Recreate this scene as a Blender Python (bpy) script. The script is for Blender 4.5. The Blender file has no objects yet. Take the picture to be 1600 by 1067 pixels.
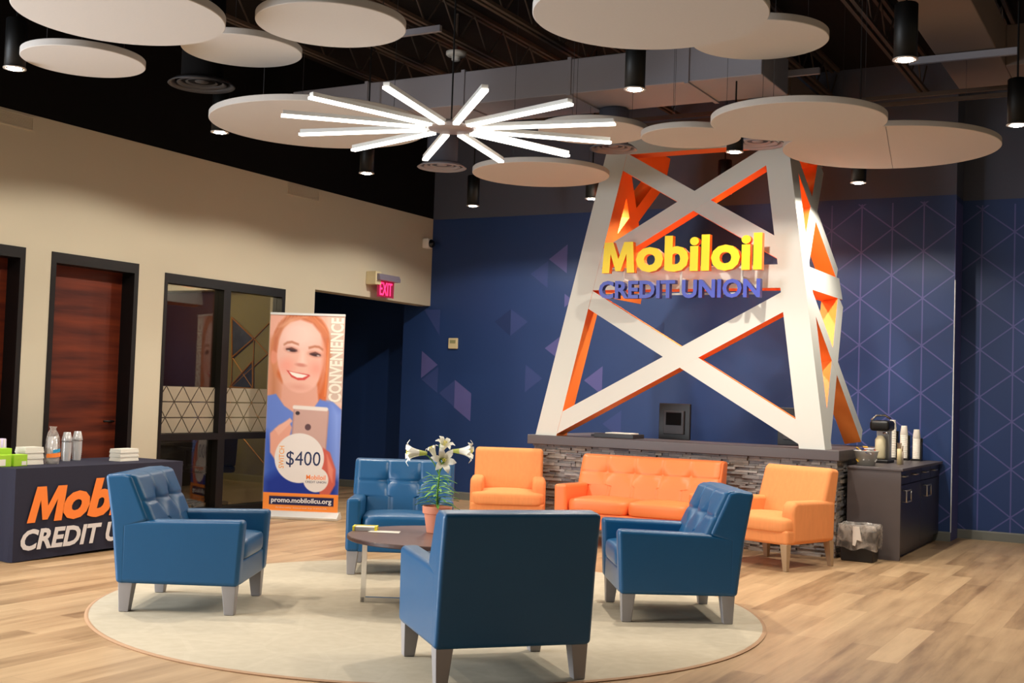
import bpy, bmesh, math, random
import numpy as np
from mathutils import Vector, Matrix
random.seed(7)
SC = bpy.context.scene
COL = SC.collection

# ------------------------------------------------------------------ camera
cam_d = bpy.data.cameras.new('camera')
cam_d.sensor_width = 36.0
cam_d.sensor_fit = 'HORIZONTAL'
cam_d.lens = 42.3157
cam_d.clip_end = 100
cam = bpy.data.objects.new('camera', cam_d)
COL.objects.link(cam)
cam.matrix_world = Matrix(((0.8718891, -0.0086434, 0.4896271, 0.0),
                           (0.4885414, -0.0534849, -0.8708999, 0.0),
                           (0.0337152, 0.9985313, -0.0424102, 1.48),
                           (0, 0, 0, 1)))
SC.camera = cam

# ------------------------------------------------------------------ world, assumed daylight, exposure
world = bpy.data.worlds.new('world')
SC.world = world
world.use_nodes = True
world.node_tree.nodes['Background'].inputs[0].default_value = (0.9, 0.95, 1.0, 1)
world.node_tree.nodes['Background'].inputs[1].default_value = 0.10
SC.view_settings.view_transform = 'Standard'
SC.view_settings.look = 'None'
SC.view_settings.exposure = 0.70
SC.view_settings.gamma = 1.0
SC.view_settings.use_curve_mapping = False
SC.cycles.use_denoising = True
SC.cycles.max_bounces = 8
SC.cycles.diffuse_bounces = 5
SC.cycles.sample_clamp_indirect = 6.0


def area(name, loc, target, sx, sy, power, color):
    d = bpy.data.lights.new(name, 'AREA')
    d.shape = 'RECTANGLE'
    d.size, d.size_y = sx, sy
    d.energy = power
    d.color = color
    o = bpy.data.objects.new(name, d)
    COL.objects.link(o)
    o.location = loc
    o.rotation_euler = (Vector(target) - Vector(loc)).to_track_quat('-Z', 'Y').to_euler()
    return o


# added area light: assumed daylight through an assumed, unseen window along the left wall
area('assumed_window_light', (-9.6, 1.6, 1.7), (0, 4.2, 1.2), 4.6, 2.8, 520, (0.86, 0.93, 1.0))
# unseen soft fill light behind the camera; no glazing is built there
area('unseen_rear_fill', (-2.5, -4.2, 2.2), (-4, 8, 1.0), 5.0, 2.8, 30, (1.0, 0.95, 0.88))

# ------------------------------------------------------------------ helpers
def s2l(c):
    return tuple((x / 12.92 if x <= 0.04045 else ((x + 0.055) / 1.055) ** 2.4) for x in c)


def rgb(r, g, b):
    return s2l((r / 255, g / 255, b / 255)) + (1.0,)


def newmat(name, col, rough=0.6, metal=0.0, spec=0.5, emit=None, estr=0.0, alpha=1.0, trans=0.0, coat=0.0):
    m = bpy.data.materials.new(name)
    m.use_nodes = True
    b = m.node_tree.nodes['Principled BSDF']
    b.inputs['Base Color'].default_value = col
    b.inputs['Roughness'].default_value = rough
    b.inputs['Metallic'].default_value = metal
    b.inputs['Specular IOR Level'].default_value = spec
    b.inputs['Coat Weight'].default_value = coat
    b.inputs['Coat Roughness'].default_value = 0.3
    if emit:
        b.inputs['Emission Color'].default_value = emit
        b.inputs['Emission Strength'].default_value = estr
    b.inputs['Alpha'].default_value = alpha
    b.inputs['Transmission Weight'].default_value = trans
    return m


def nd(m, t, **kw):
    n = m.node_tree.nodes.new(t)
    for k, v in kw.items():
        setattr(n, k, v)
    return n


def lk(m, a, b):
    m.node_tree.links.new(a, b)


def math_node(m, op, a, b=None, c=None):
    n = nd(m, 'ShaderNodeMath', operation=op)
    for i, v in enumerate((a, b, c)):
        if v is None:
            continue
        if isinstance(v, (int, float)):
            n.inputs[i].default_value = v
        else:
            lk(m, v, n.inputs[i])
    return n.outputs[0]


def add_noise(m, scale=8, amount=0.12, bump=0.0, bscale=None, stretch=(1, 1, 1), detail=4):
    """mottle the base colour a little and add a fine bump"""
    b = m.node_tree.nodes['Principled BSDF']
    base = tuple(b.inputs['Base Color'].default_value)
    tc = nd(m, 'ShaderNodeTexCoord')
    mp = nd(m, 'ShaderNodeMapping')
    mp.inputs['Scale'].default_value = stretch
    lk(m, tc.outputs['Object'], mp.inputs['Vector'])
    no = nd(m, 'ShaderNodeTexNoise')
    no.inputs['Scale'].default_value = scale
    no.inputs['Detail'].default_value = detail
    lk(m, mp.outputs[0], no.inputs['Vector'])
    mx = nd(m, 'ShaderNodeMix', data_type='RGBA')
    lk(m, no.outputs['Fac'], mx.inputs['Factor'])
    mx.inputs['A'].default_value = tuple(x * (1 - amount) for x in base[:3]) + (1,)
    mx.inputs['B'].default_value = tuple(min(1, x * (1 + amount)) for x in base[:3]) + (1,)
    lk(m, mx.outputs['Result'], b.inputs['Base Color'])
    if bump:
        n2 = nd(m, 'ShaderNodeTexNoise')
        n2.inputs['Scale'].default_value = bscale or scale * 10
        n2.inputs['Detail'].default_value = 3
        lk(m, tc.outputs['Object'], n2.inputs['Vector'])
        bp = nd(m, 'ShaderNodeBump')
        bp.inputs['Strength'].default_value = bump
        bp.inputs['Distance'].default_value = 0.01
        lk(m, n2.outputs['Fac'], bp.inputs['Height'])
        lk(m, bp.outputs[0], b.inputs['Normal'])
    return m


class MB:
    """collects shapes for ONE mesh object"""
    def __init__(s):
        s.v, s.f, s.m = [], [], []

    def add(s, verts, faces, mi=0):
        o = len(s.v)
        s.v += [tuple(p) for p in verts]
        for k, f in enumerate(faces):
            s.f.append([i + o for i in f])
            s.m.append(mi[k] if isinstance(mi, (list, tuple)) else mi)
        return s

    def box(s, x0, x1, y0, y1, z0, z1, mi=0):
        v = [(x, y, z) for z in (z0, z1) for y in (y0, y1) for x in (x0, x1)]
        return s.add(v, [(0, 2, 3, 1), (4, 5, 7, 6), (0, 1, 5, 4), (2, 6, 7, 3), (0, 4, 6, 2), (1, 3, 7, 5)], mi)

    def hexa(s, bot, top, mi=0):
        """two rings of 4 points, counter-clockwise seen from above"""
        return s.add(list(bot) + list(top), [(3, 2, 1, 0), (4, 5, 6, 7), (0, 1, 5, 4), (1, 2, 6, 5), (2, 3, 7, 6), (3, 0, 4, 7)], mi)

    def prism(s, prof, a, b, axis='x', mi=0):
        """extrude a closed 2D outline along an axis"""
        n = len(prof)
        mk = {'x': lambda t, p: (t, p[0], p[1]), 'y': lambda t, p: (p[0], t, p[1]), 'z': lambda t, p: (p[0], p[1], t)}[axis]
        v = [mk(a, p) for p in prof] + [mk(b, p) for p in prof]
        f = [tuple(range(n))[::-1], tuple(range(n, 2 * n))]
        f += [(i, (i + 1) % n, (i + 1) % n + n, i + n) for i in range(n)]
        return s.add(v, f, mi)

    def beam(s, p, q, w, n, t, mo=0, mi=1):
        """plank from p to q: centre line on its outer face, width w in plane, outer normal n, thickness t inward"""
        p, q, n = Vector(p), Vector(q), Vector(n).normalized()
        d = (q - p).normalized()
        sd = d.cross(n).normalized() * (w / 2)
        i = n * -t
        v = [p - sd, p + sd, q + sd, q - sd, p - sd + i, p + sd + i, q + sd + i, q - sd + i]
        return s.add(v, [(0, 1, 2, 3), (7, 6, 5, 4), (0, 4, 5, 1), (1, 5, 6, 2), (2, 6, 7, 3), (3, 7, 4, 0)], [mo, mi, mi, mi, mi, mi])

    def tube(s, pts, r, n=8, mi=0, caps=True):
        pts = [Vector(p) for p in pts]
        rr = r if isinstance(r, (list, tuple)) else [r] * len(pts)
        ring0 = len(s.v)
        prev = None
        for k, p in enumerate(pts):
            d = (pts[min(k + 1, len(pts) - 1)] - pts[max(k - 1, 0)]).normalized()
            if prev is None:
                u = d.orthogonal().normalized()
            else:
                u = (prev - d * prev.dot(d)).normalized()
            prev = u
            w = d.cross(u)
            for j in range(n):
                a = 2 * math.pi * j / n
                s.v.append(tuple(p + (u * math.cos(a) + w * math.sin(a)) * rr[k]))
        for k in range(len(pts) - 1):
            for j in range(n):
                a = ring0 + k * n + j
                b = ring0 + k * n + (j + 1) % n
                s.f.append([a, b, b + n, a + n]); s.m.append(mi)
        if caps:
            s.f.append([ring0 + j for j in range(n)][::-1]); s.m.append(mi)
            e = ring0 + (len(pts) - 1) * n
            s.f.append([e + j for j in range(n)]); s.m.append(mi)
        return s

    def lathe(s, prof, c=(0, 0, 0), n=32, mi=0, close=False):
        """prof: list of (radius, z)"""
        o = len(s.v)
        for r, z in prof:
            for j in range(n):
                a = 2 * math.pi * j / n
                s.v.append((c[0] + r * math.cos(a), c[1] + r * math.sin(a), c[2] + z))
        m = len(prof)
        for k in range(m - (0 if close else 1)):
            k2 = (k + 1) % m
            for j in range(n):
                s.f.append([o + k * n + j, o + k * n + (j + 1) % n, o + k2 * n + (j + 1) % n, o + k2 * n + j]); s.m.append(mi)
        if not close:
            if prof[0][0] > 1e-5:
                s.f.append([o + j for j in range(n)][::-1]); s.m.append(mi)
            if prof[-1][0] > 1e-5:
                s.f.append([o + (m - 1) * n + j for j in range(n)]); s.m.append(mi)
        return s

    def build(s, name, mats, parent=None, smooth=False, bevel=0, seg=2, recalc=True):
        me = bpy.data.meshes.new(name)
        me.from_pydata(s.v, [], s.f)
        if not isinstance(mats, (list, tuple)):
            mats = [mats]
        for mm in mats:
            me.materials.append(mm)
        me.polygons.foreach_set('material_index', s.m)
        if recalc:
            bm = bmesh.new(); bm.from_mesh(me)
            bmesh.ops.recalc_face_normals(bm, faces=bm.faces[:])
            bm.to_mesh(me); bm.free()
        if smooth:
            me.polygons.foreach_set('use_smooth', [True] * len(me.polygons))
        o = bpy.data.objects.new(name, me)
        COL.objects.link(o)
        if parent:
            o.parent = parent
        if bevel:
            md = o.modifiers.new('bevel', 'BEVEL')
            md.width = bevel; md.segments = seg; md.limit_method = 'ANGLE'; md.angle_limit = math.radians(35)
            md.harden_normals = False
            me.polygons.foreach_set('use_smooth', [True] * len(me.polygons))
            wn = o.modifiers.new('wn', 'WEIGHTED_NORMAL')
            wn.keep_sharp = False
        return o


def tag(o, label, cat, group=None):
    o['label'] = label
    o['category'] = cat
    if group:
        o['group'] = group
    return o


def thing(name, loc, label, cat, rz=0.0, group=None):
    o = bpy.data.objects.new(name, None)
    o.empty_display_size = 0.1
    COL.objects.link(o)
    o.location = loc
    o.rotation_euler = (0, 0, rz)
    return tag(o, label, cat, group)


def struct(o):
    o['kind'] = 'structure'
    return o


def dup(root, loc, rz, label, group=None):
    r = root.copy(); COL.objects.link(r)
    r.location = loc; r.rotation_euler = (0, 0, rz)
    r['label'] = label
    if group:
        r['group'] = group
    for ch in list(root.children):
        c = ch.copy(); COL.objects.link(c); c.parent = r
        for g in list(ch.children):
            d = g.copy(); COL.objects.link(d); d.parent = c
    return r


def text_mesh(s, w, h, depth=0.0, bold=0.02, shear=0.0, space=1.0):
    """text as mesh data, its box scaled to exactly w x h, lower left corner at the origin"""
    c = bpy.data.curves.new('t', 'FONT')
    c.body = s; c.size = 1; c.offset = bold; c.shear = shear; c.space_character = space
    c.extrude = 0.0; c.resolution_u = 3
    o = bpy.data.objects.new('t', c); COL.objects.link(o)
    dg = bpy.context.evaluated_depsgraph_get()
    me = bpy.data.meshes.new_from_object(o.evaluated_get(dg))
    V = np.array([v.co[:] for v in me.vertices])
    F = [list(p.vertices) for p in me.polygons]
    bpy.data.objects.remove(o); bpy.data.curves.remove(c); bpy.data.meshes.remove(me)
    mn, mx = V.min(0), V.max(0)
    V[:, 0] = (V[:, 0] - mn[0]) / (mx[0] - mn[0]) * w
    V[:, 1] = (V[:, 1] - mn[1]) / (mx[1] - mn[1]) * h
    V[:, 2] = 0
    if depth <= 0:
        return V, F, [0] * len(F)
    # extrude: outline edges appear once
    ec = {}
    for f in F:
        for a, b in zip(f, f[1:] + f[:1]):
            k = (min(a, b), max(a, b))
            ec.setdefault(k, []).append((a, b))
    n = len(V)
    W = np.vstack([V + [0, 0, depth], V])
    F2 = [f for f in F] + [[i + n for i in f[::-1]] for f in F]
    M = [0] * len(F) + [1] * len(F)
    for k, l in ec.items():
        if len(l) == 1:
            a, b = l[0]
            F2.append([a, a + n, b + n, b]); M.append(1)
    return W, F2, M


M_OUT = [(0, 0), (.06, 1), (.33, 1), (.50, .45), (.67, 1), (.94, 1), (1, 0), (.77, 0), (.745, .62), (.575, .06), (.425, .06), (.255, .62), (.23, 0)]
M_FACES = [(0, 1, 11, 12), (1, 2, 3, 10, 11), (3, 4, 5, 8, 9), (5, 6, 7, 8), (3, 9, 10)]


def word_mobiloil(w, h, depth, bold, shear=0.0):
    """the company word: a broad capital M drawn by hand, the rest set in type"""
    mw, mh = w * 0.214, h * 0.87
    V = [(x * mw + shear * y * mh * 0.95, y * mh, 0) for x, y in M_OUT]
    F = [list(f)[::-1] for f in M_FACES]
    MI = [0] * len(F)
    n = len(V)
    if depth > 0:
        V = [(x, y, depth) for x, y, z in V] + [(x, y, 0) for x, y, z in V]
        F2 = [[i + n for i in f[::-1]] for f in F]
        sd = [[k, (k + 1) % n, (k + 1) % n + n, k + n] for k in range(n)]
        MI = MI + [1] * (len(F2) + len(sd))
        F = F + F2 + sd
    W, F3, M3 = text_mesh('obiloil', w * 0.777, h, depth, bold, shear)
    W = W.copy(); W[:, 0] += w * 0.223
    o = len(V)
    return np.vstack([np.array(V), W]), F + [[i + o for i in f] for f in F3], MI + list(M3)


def islands(V, F):
    par = list(range(len(V)))

    def find(a):
        while par[a] != a:
            par[a] = par[par[a]]
            a = par[a]
        return a
    for f in F:
        for a in f[1:]:
            par[find(a)] = find(f[0])
    g = {}
    for k, f in enumerate(F):
        g.setdefault(find(f[0]), []).append(k)
    return list(g.values())


def place(V, origin, ux, uy, uz):
    o, ux, uy, uz = map(Vector, (origin, ux, uy, uz))
    return [tuple(o + ux * p[0] + uy * p[1] + uz * p[2]) for p in V.tolist()]


def mesh_obj(name, V, F, M, mats, parent=None, smooth=False):
    b = MB(); b.add(V, F, list(M) if not isinstance(M, int) else M)
    return b.build(name, mats, parent, smooth, recalc=False)


# ------------------------------------------------------------------ materials
M = {}
M['cream'] = add_noise(newmat('cream_wall_paint', rgb(192, 183, 162), 0.85, spec=0.2), 1.5, 0.03, 0.05, 200)
M['black_paint'] = newmat('black_ceiling_paint', rgb(16, 15, 16), 0.9, spec=0.1)
M['deck'] = newmat('dark_roof_deck', rgb(34, 30, 28), 0.9, spec=0.1)
M['steel_dark'] = newmat('dark_painted_steel', rgb(84, 72, 64), 0.7, spec=0.2)
M['duct'] = add_noise(newmat('grey_painted_duct', rgb(150, 148, 156), 0.6, spec=0.3), 2, 0.06)
M['duct_warm'] = add_noise(newmat('warm_grey_painted_duct', rgb(120, 105, 96), 0.7, spec=0.2), 2, 0.06)
M['grey_wall'] = newmat('charcoal_upper_wall', rgb(84, 88, 102), 0.85, spec=0.15)
M['navy'] = newmat('navy_wallpaper', rgb(35, 60, 110), 0.45, spec=0.4)
M['tri_hi'] = newmat('lilac_triangle_print', rgb(88, 88, 146), 0.5, spec=0.35)
M['tri_mid'] = newmat('slate_blue_triangle_print', rgb(54, 70, 124), 0.5, spec=0.35)
M['tri_lo'] = newmat('deep_blue_triangle_print', rgb(32, 52, 98), 0.5, spec=0.35)
M['base_grey'] = newmat('grey_vinyl_base', rgb(110, 112, 106), 0.6)
M['black_frame'] = newmat('black_metal_frame', rgb(14, 12, 13), 0.45, spec=0.3)
M['white_bead_lit'] = newmat('white_corner_bead_lit', rgb(215, 220, 225), 0.5)
M['disc'] = add_noise(newmat('acoustic_felt_white', rgb(192, 186, 180), 0.95, spec=0.1), 60, 0.03)
M['black_metal'] = newmat('black_metal', rgb(6, 6, 6), 0.5, spec=0.3)
M['dark_metal'] = newmat('dark_grey_metal', rgb(60, 58, 60), 0.5, 0.3)
M['chrome'] = newmat('chrome', rgb(220, 220, 222), 0.15, 1.0)
M['brushed'] = newmat('brushed_steel', rgb(190, 188, 184), 0.3, 0.9)
M['white_plastic'] = newmat('white_plastic', rgb(232, 228, 220), 0.4)
M['beige_plastic'] = newmat('beige_plastic', rgb(214, 200, 160), 0.5)
M['white_lam'] = newmat('tower_off_white', rgb(216, 216, 208), 0.55, spec=0.3)
M['orange_lam'] = newmat('tower_orange', rgb(255, 142, 62), 0.55, spec=0.3)
M['yellow'] = newmat('sign_yellow', rgb(255, 222, 10), 0.4, emit=rgb(255, 222, 10), estr=0.0)
M['sign_orange'] = newmat('sign_orange_edge', rgb(250, 120, 20), 0.4)
M['sign_blue'] = newmat('sign_blue', rgb(66, 78, 180), 0.35)
M['sign_blue_edge'] = newmat('sign_dark_blue_edge', rgb(36, 42, 100), 0.4)
M['leg_grey'] = add_noise(newmat('grey_washed_wood_leg', rgb(150, 144, 142), 0.5), 12, 0.1, stretch=(1, 1, 0.15))
M['leg_tan'] = add_noise(newmat('tan_wood_leg', rgb(168, 140, 108), 0.5), 12, 0.1, stretch=(1, 1, 0.15))
M['blue'] = add_noise(newmat('teal_blue_leather', rgb(10, 80, 124), 0.40, spec=0.35, coat=0.28), 3, 0.06, 0.12, 260)
M['coral'] = add_noise(newmat('coral_orange_leather', rgb(255, 136, 76), 0.42, spec=0.45), 3, 0.04, 0.08, 260)
M['weave'] = add_noise(newmat('orange_woven_fabric', rgb(238, 153, 94), 0.85, spec=0.2), 40, 0.09, 0.25, 420, stretch=(1, 1, 0.2))
M['cloth'] = add_noise(newmat('navy_black_tablecloth', rgb(44, 44, 60), 0.8, spec=0.25), 30, 0.05)
M['print_orange'] = newmat('orange_print', rgb(255, 136, 52), 0.7)
M['print_white'] = newmat('white_print', rgb(226, 222, 222), 0.7)
M['table_wood'] = add_noise(newmat('walnut_laminate', rgb(112, 84, 76), 0.35, spec=0.5), 6, 0.14, stretch=(0.25, 3, 1))
M['table_edge'] = newmat('dark_walnut_edge', rgb(74, 50, 44), 0.4)
M['slab'] = add_noise(newmat('dark_grey_laminate', rgb(88, 80, 80), 0.45), 5, 0.12, stretch=(0.3, 2, 1))
M['cab'] = add_noise(newmat('charcoal_laminate', rgb(88, 80, 80), 0.4), 5, 0.12, stretch=(0.5, 1, 2))
M['cab_dark'] = newmat('black_brown_cabinet_front', rgb(40, 34, 44), 0.35)
M['stones'] = [add_noise(newmat('ledger_stone_%s' % n, rgb(*c), 0.9, spec=0.2), 14, 0.3, 0.6, 60) for n, c in
               (('grey', (140, 135, 132)), ('taupe', (152, 143, 134)), ('slate', (120, 117, 119)), ('pale', (168, 161, 156)))]
M['terracotta'] = newmat('terracotta', rgb(236, 152, 120), 0.7)
M['soil'] = newmat('soil', rgb(40, 30, 20), 0.9)
M['leaf'] = newmat('lily_leaf', rgb(150, 205, 100), 0.45)
M['leaf_dark'] = newmat('lily_leaf_dark', rgb(96, 152, 62), 0.45)
M['stem'] = newmat('lily_stem', rgb(110, 160, 70), 0.5)
M['petal'] = newmat('lily_petal', rgb(250, 246, 232), 0.5)
M['petal_throat'] = newmat('lily_petal_green_base', rgb(206, 216, 110), 0.5)
M['pollen'] = newmat('lily_throat_yellow', rgb(236, 224, 90), 0.6)
M['lime'] = newmat('lime_green_card', rgb(166, 212, 50), 0.5)
M['cardwhite'] = newmat('white_card', rgb(240, 234, 220), 0.6)
M['silver'] = newmat('clear_plastic_cups', rgb(200, 198, 196), 0.18, 0.35, spec=0.8)
M['cup_band'] = newmat('cup_rim_grey', rgb(160, 156, 152), 0.25, 0.4)  # plain grey for the rim band of the clear cups
M['lilac'] = newmat('lilac_card', rgb(196, 184, 214), 0.5)
M['blue_print'] = newmat('blue_print', rgb(40, 150, 196), 0.5)
M['yellow_card'] = newmat('yellow_card', rgb(246, 226, 50), 0.5)
M['banner_rail'] = newmat('banner_silver_rail', rgb(226, 226, 222), 0.3, 0.3)
M['screen'] = newmat('black_screen', rgb(10, 10, 12), 0.15)
M['black_plastic'] = newmat('black_plastic', rgb(20, 18, 18), 0.45)
M['gold'] = newmat('gold_frame', rgb(176, 120, 44), 0.4, 0.5)
M['office_tan'] = newmat('office_tan_wall', rgb(120, 108, 62), 0.85)
M['office_dark'] = newmat('office_dark_panel', rgb(52, 16, 8), 0.7)
M['office_white'] = newmat('office_soffit', rgb(170, 160, 140), 0.8)
M['photo_dark'] = add_noise(newmat('black_and_white_photo', rgb(56, 58, 64), 0.4), 9, 0.95, detail=6)
M['red_led'] = newmat('exit_red_lit_letters', rgb(255, 40, 90), 0.4, emit=rgb(255, 40, 90), estr=2.2)
M['red_panel'] = newmat('exit_pink_panel', rgb(110, 30, 60), 0.3, emit=rgb(190, 24, 60), estr=0.25)
M['bar_light'] = newmat('led_bar_diffuser', rgb(255, 250, 240), 0.4, emit=(1.0, 0.93, 0.84, 1), estr=3.2)
M['lens'] = newmat('lamp_lens', rgb(255, 250, 240), 0.4, emit=(1.0, 0.94, 0.84, 1), estr=45.0)
M['trim_ring'] = newmat('lamp_trim_ring', rgb(210, 200, 190), 0.3, 0.5)

g = bpy.data.materials.new('window_glass'); g.use_nodes = True
nt = g.node_tree; nt.nodes.clear()
out = nt.nodes.new('ShaderNodeOutputMaterial'); tr = nt.nodes.new('ShaderNodeBsdfTransparent'); gl = nt.nodes.new('ShaderNodeBsdfGlossy')
gl.inputs['Roughness'].default_value = 0.02; tr.inputs[0].default_value = (0.86, 0.86, 0.84, 1)
mx = nt.nodes.new('ShaderNodeMixShader'); mx.inputs[0].default_value = 0.06
nt.links.new(tr.outputs[0], mx.inputs[1]); nt.links.new(gl.outputs[0], mx.inputs[2]); nt.links.new(mx.outputs[0], out.inputs[0])
M['glass'] = g


def film_material():
    """clear plastic film: mostly transparent with milky streaks"""
    m = bpy.data.materials.new('clear_plastic_film'); m.use_nodes = True
    t = m.node_tree; t.nodes.clear()
    out = nd(m, 'ShaderNodeOutputMaterial'); tr = nd(m, 'ShaderNodeBsdfTransparent'); pr = nd(m, 'ShaderNodeBsdfPrincipled')
    pr.inputs['Base Color'].default_value = rgb(215, 205, 195); pr.inputs['Roughness'].default_value = 0.3
    tc = nd(m, 'ShaderNodeTexCoord'); no = nd(m, 'ShaderNodeTexNoise')
    no.inputs['Scale'].default_value = 7; no.inputs['Distortion'].default_value = 1.5
    lk(m, tc.outputs['Object'], no.inputs['Vector'])
    rp = nd(m, 'ShaderNodeMapRange')
    rp.inputs['From Min'].default_value = 0.35; rp.inputs['From Max'].default_value = 0.75
    rp.inputs['To Min'].default_value = 0.1; rp.inputs['To Max'].default_value = 0.7
    lk(m, no.outputs['Fac'], rp.inputs['Value'])
    mx = nd(m, 'ShaderNodeMixShader')
    lk(m, rp.outputs[0], mx.inputs[0]); lk(m, tr.outputs[0], mx.inputs[1]); lk(m, pr.outputs[0], mx.inputs[2]); lk(m, mx.outputs[0], out.inputs[0])
    return m


M['film'] = film_material()


def floor_material():
    m = newmat('oak_vinyl_planks', rgb(196, 160, 122), 0.36, spec=0.4)
    b = m.node_tree.nodes['Principled BSDF']
    tc = nd(m, 'ShaderNodeTexCoord'); mp = nd(m, 'ShaderNodeMapping')
    mp.inputs['Rotation'].default_value = (0, 0, math.radians(90))
    lk(m, tc.outputs['Object'], mp.inputs['Vector'])
    br = nd(m, 'ShaderNodeTexBrick')
    br.offset = 0.37
    for k, v in (('Scale', 1.0), ('Brick Width', 1.2), ('Row Height', 0.18), ('Mortar Size', 0.0012), ('Bias', 0.0)):
        br.inputs[k].default_value = v
    br.inputs['Color1'].default_value = (0, 0, 0, 1); br.inputs['Color2'].default_value = (1, 1, 1, 1); br.inputs['Mortar'].default_value = (0.1, 0.1, 0.1, 1)
    lk(m, mp.outputs[0], br.inputs['Vector'])
    mp2 = nd(m, 'ShaderNodeMapping'); mp2.inputs['Scale'].default_value = (5.5, 0.55, 1)
    lk(m, tc.outputs['Object'], mp2.inputs['Vector'])
    no = nd(m, 'ShaderNodeTexNoise'); no.inputs['Scale'].default_value = 1.6; no.inputs['Detail'].default_value = 8; no.inputs['Roughness'].default_value = 0.62
    lk(m, mp2.outputs[0], no.inputs['Vector'])
    f = math_node(m, 'ADD', math_node(m, 'MULTIPLY', br.outputs['Color'], 0.30), math_node(m, 'MULTIPLY', no.outputs['Fac'], 0.80))
    rp = nd(m, 'ShaderNodeValToRGB')
    e = rp.color_ramp.elements
    e[0].position = 0.28; e[0].color = rgb(126, 97, 68)
    e[1].position = 0.80; e[1].color = rgb(204, 172, 132)
    x = e.new(0.5); x.color = rgb(174, 142, 106)
    lk(m, f, rp.inputs[0]); lk(m, rp.outputs[0], b.inputs['Base Color'])
    return m


def rug_material():
    m = newmat('cream_low_pile_rug', rgb(206, 190, 162), 0.95, spec=0.1)
    b = m.node_tree.nodes['Principled BSDF']
    tc = nd(m, 'ShaderNodeTexCoord')
    vo = nd(m, 'ShaderNodeTexVoronoi'); vo.feature = 'DISTANCE_TO_EDGE'; vo.inputs['Scale'].default_value = 2.2
    no = nd(m, 'ShaderNodeTexNoise'); no.inputs['Scale'].default_value = 14; no.inputs['Detail'].default_value = 6
    lk(m, tc.outputs['Object'], vo.inputs['Vector']); lk(m, tc.outputs['Object'], no.inputs['Vector'])
    ln = math_node(m, 'LESS_THAN', vo.outputs['Distance'], 0.035)
    f = math_node(m, 'ADD', math_node(m, 'MULTIPLY', ln, 0.10), math_node(m, 'MULTIPLY', no.outputs['Fac'], 0.7))
    mx = nd(m, 'ShaderNodeMix', data_type='RGBA')
    mx.inputs['A'].default_value = rgb(182, 169, 146); mx.inputs['B'].default_value = rgb(208, 196, 174)
    lk(m, f, mx.inputs['Factor']); lk(m, mx.outputs['Result'], b.inputs['Base Color'])
    return m


def wood_door_material():
    m = newmat('red_brown_wood_door', rgb(92, 40, 18), 0.5, spec=0.3)
    b = m.node_tree.nodes['Principled BSDF']
    tc = nd(m, 'ShaderNodeTexCoord'); mp = nd(m, 'ShaderNodeMapping'); mp.inputs['Scale'].default_value = (1, 0.7, 9)
    lk(m, tc.outputs['Object'], mp.inputs['Vector'])
    no = nd(m, 'ShaderNodeTexNoise'); no.inputs['Scale'].default_value = 1.5; no.inputs['Detail'].default_value = 8
    lk(m, mp.outputs[0], no.inputs['Vector'])
    rp = nd(m, 'ShaderNodeValToRGB'); e = rp.color_ramp.elements
    e[0].position = 0.3; e[0].color = rgb(58, 14, 7); e[1].position = 0.75; e[1].color = rgb(112, 44, 18)
    lk(m, no.outputs['Fac'], rp.inputs[0]); lk(m, rp.outputs[0], b.inputs['Base Color'])
    return m


def wallpaper_lines(name, x0, z0, dx, s, xfade0=None, xfade1=None, base=(35, 60, 110)):
    """navy paper with a printed lattice of thin lilac triangles"""
    m = newmat(name, rgb(*base), 0.45, spec=0.4)
    b = m.node_tree.nodes['Principled BSDF']
    tc = nd(m, 'ShaderNodeTexCoord'); sp = nd(m, 'ShaderNodeSeparateXYZ')
    lk(m, tc.outputs['Object'], sp.inputs[0])
    X = math_node(m, 'SUBTRACT', sp.outputs[0], x0)
    Z = math_node(m, 'SUBTRACT', sp.outputs[2], z0)
    u = math_node(m, 'DIVIDE', X, dx)
    v = math_node(m, 'DIVIDE', Z, s)
    half = math_node(m, 'MULTIPLY', u, 0.5)
    d1 = math_node(m, 'MULTIPLY', math_node(m, 'PINGPONG', u, 0.5), dx)
    d2 = math_node(m, 'MULTIPLY', math_node(m, 'PINGPONG', math_node(m, 'SUBTRACT', v, half), 0.5), s * 0.79)
    d3 = math_node(m, 'MULTIPLY', math_node(m, 'PINGPONG', math_node(m, 'ADD', v, half), 0.5), s * 0.79)
    d = math_node(m, 'MINIMUM', d1, math_node(m, 'MINIMUM', d2, d3))
    ln = math_node(m, 'LESS_THAN', d, 0.0075)
    if xfade0 is not None:
        mr = nd(m, 'ShaderNodeMapRange')
        mr.inputs['From Min'].default_value = xfade0; mr.inputs['From Max'].default_value = xfade1
        lk(m, sp.outputs[0], mr.inputs['Value'])
        ln = math_node(m, 'MULTIPLY', ln, mr.outputs[0])
    zt = math_node(m, 'LESS_THAN', sp.outputs[2], 3.80)
    ln = math_node(m, 'MULTIPLY', math_node(m, 'MULTIPLY', ln, zt), 0.75)
    mx = nd(m, 'ShaderNodeMix', data_type='RGBA')
    mx.inputs['A'].default_value = rgb(*base); mx.inputs['B'].default_value = rgb(96, 96, 158)
    lk(m, ln, mx.inputs['Factor']); lk(m, mx.outputs['Result'], b.inputs['Base Color'])
    return m


M['floor'] = floor_material()
M['rug'] = rug_material()
M['door_wood'] = wood_door_material()
M['paper_a'] = wallpaper_lines('navy_wallpaper_centre', -3.31, 1.63, 0.347, 0.535, -4.2, -3.4)
M['paper_b'] = wallpaper_lines('navy_wallpaper_right', -2.06, 1.61, 0.347, 0.535)

# ------------------------------------------------------------------ room shell
H = 5.4
X_L = -9.24
b = MB(); b.box(-14, 5, -5, 15.2, -0.1, 0)
struct(b.build('floor', M['floor']))
b = MB(); b.box(-14, 5, -5, 15.2, H, H + 0.1)
struct(b.build('ceiling', M['deck']))

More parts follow.
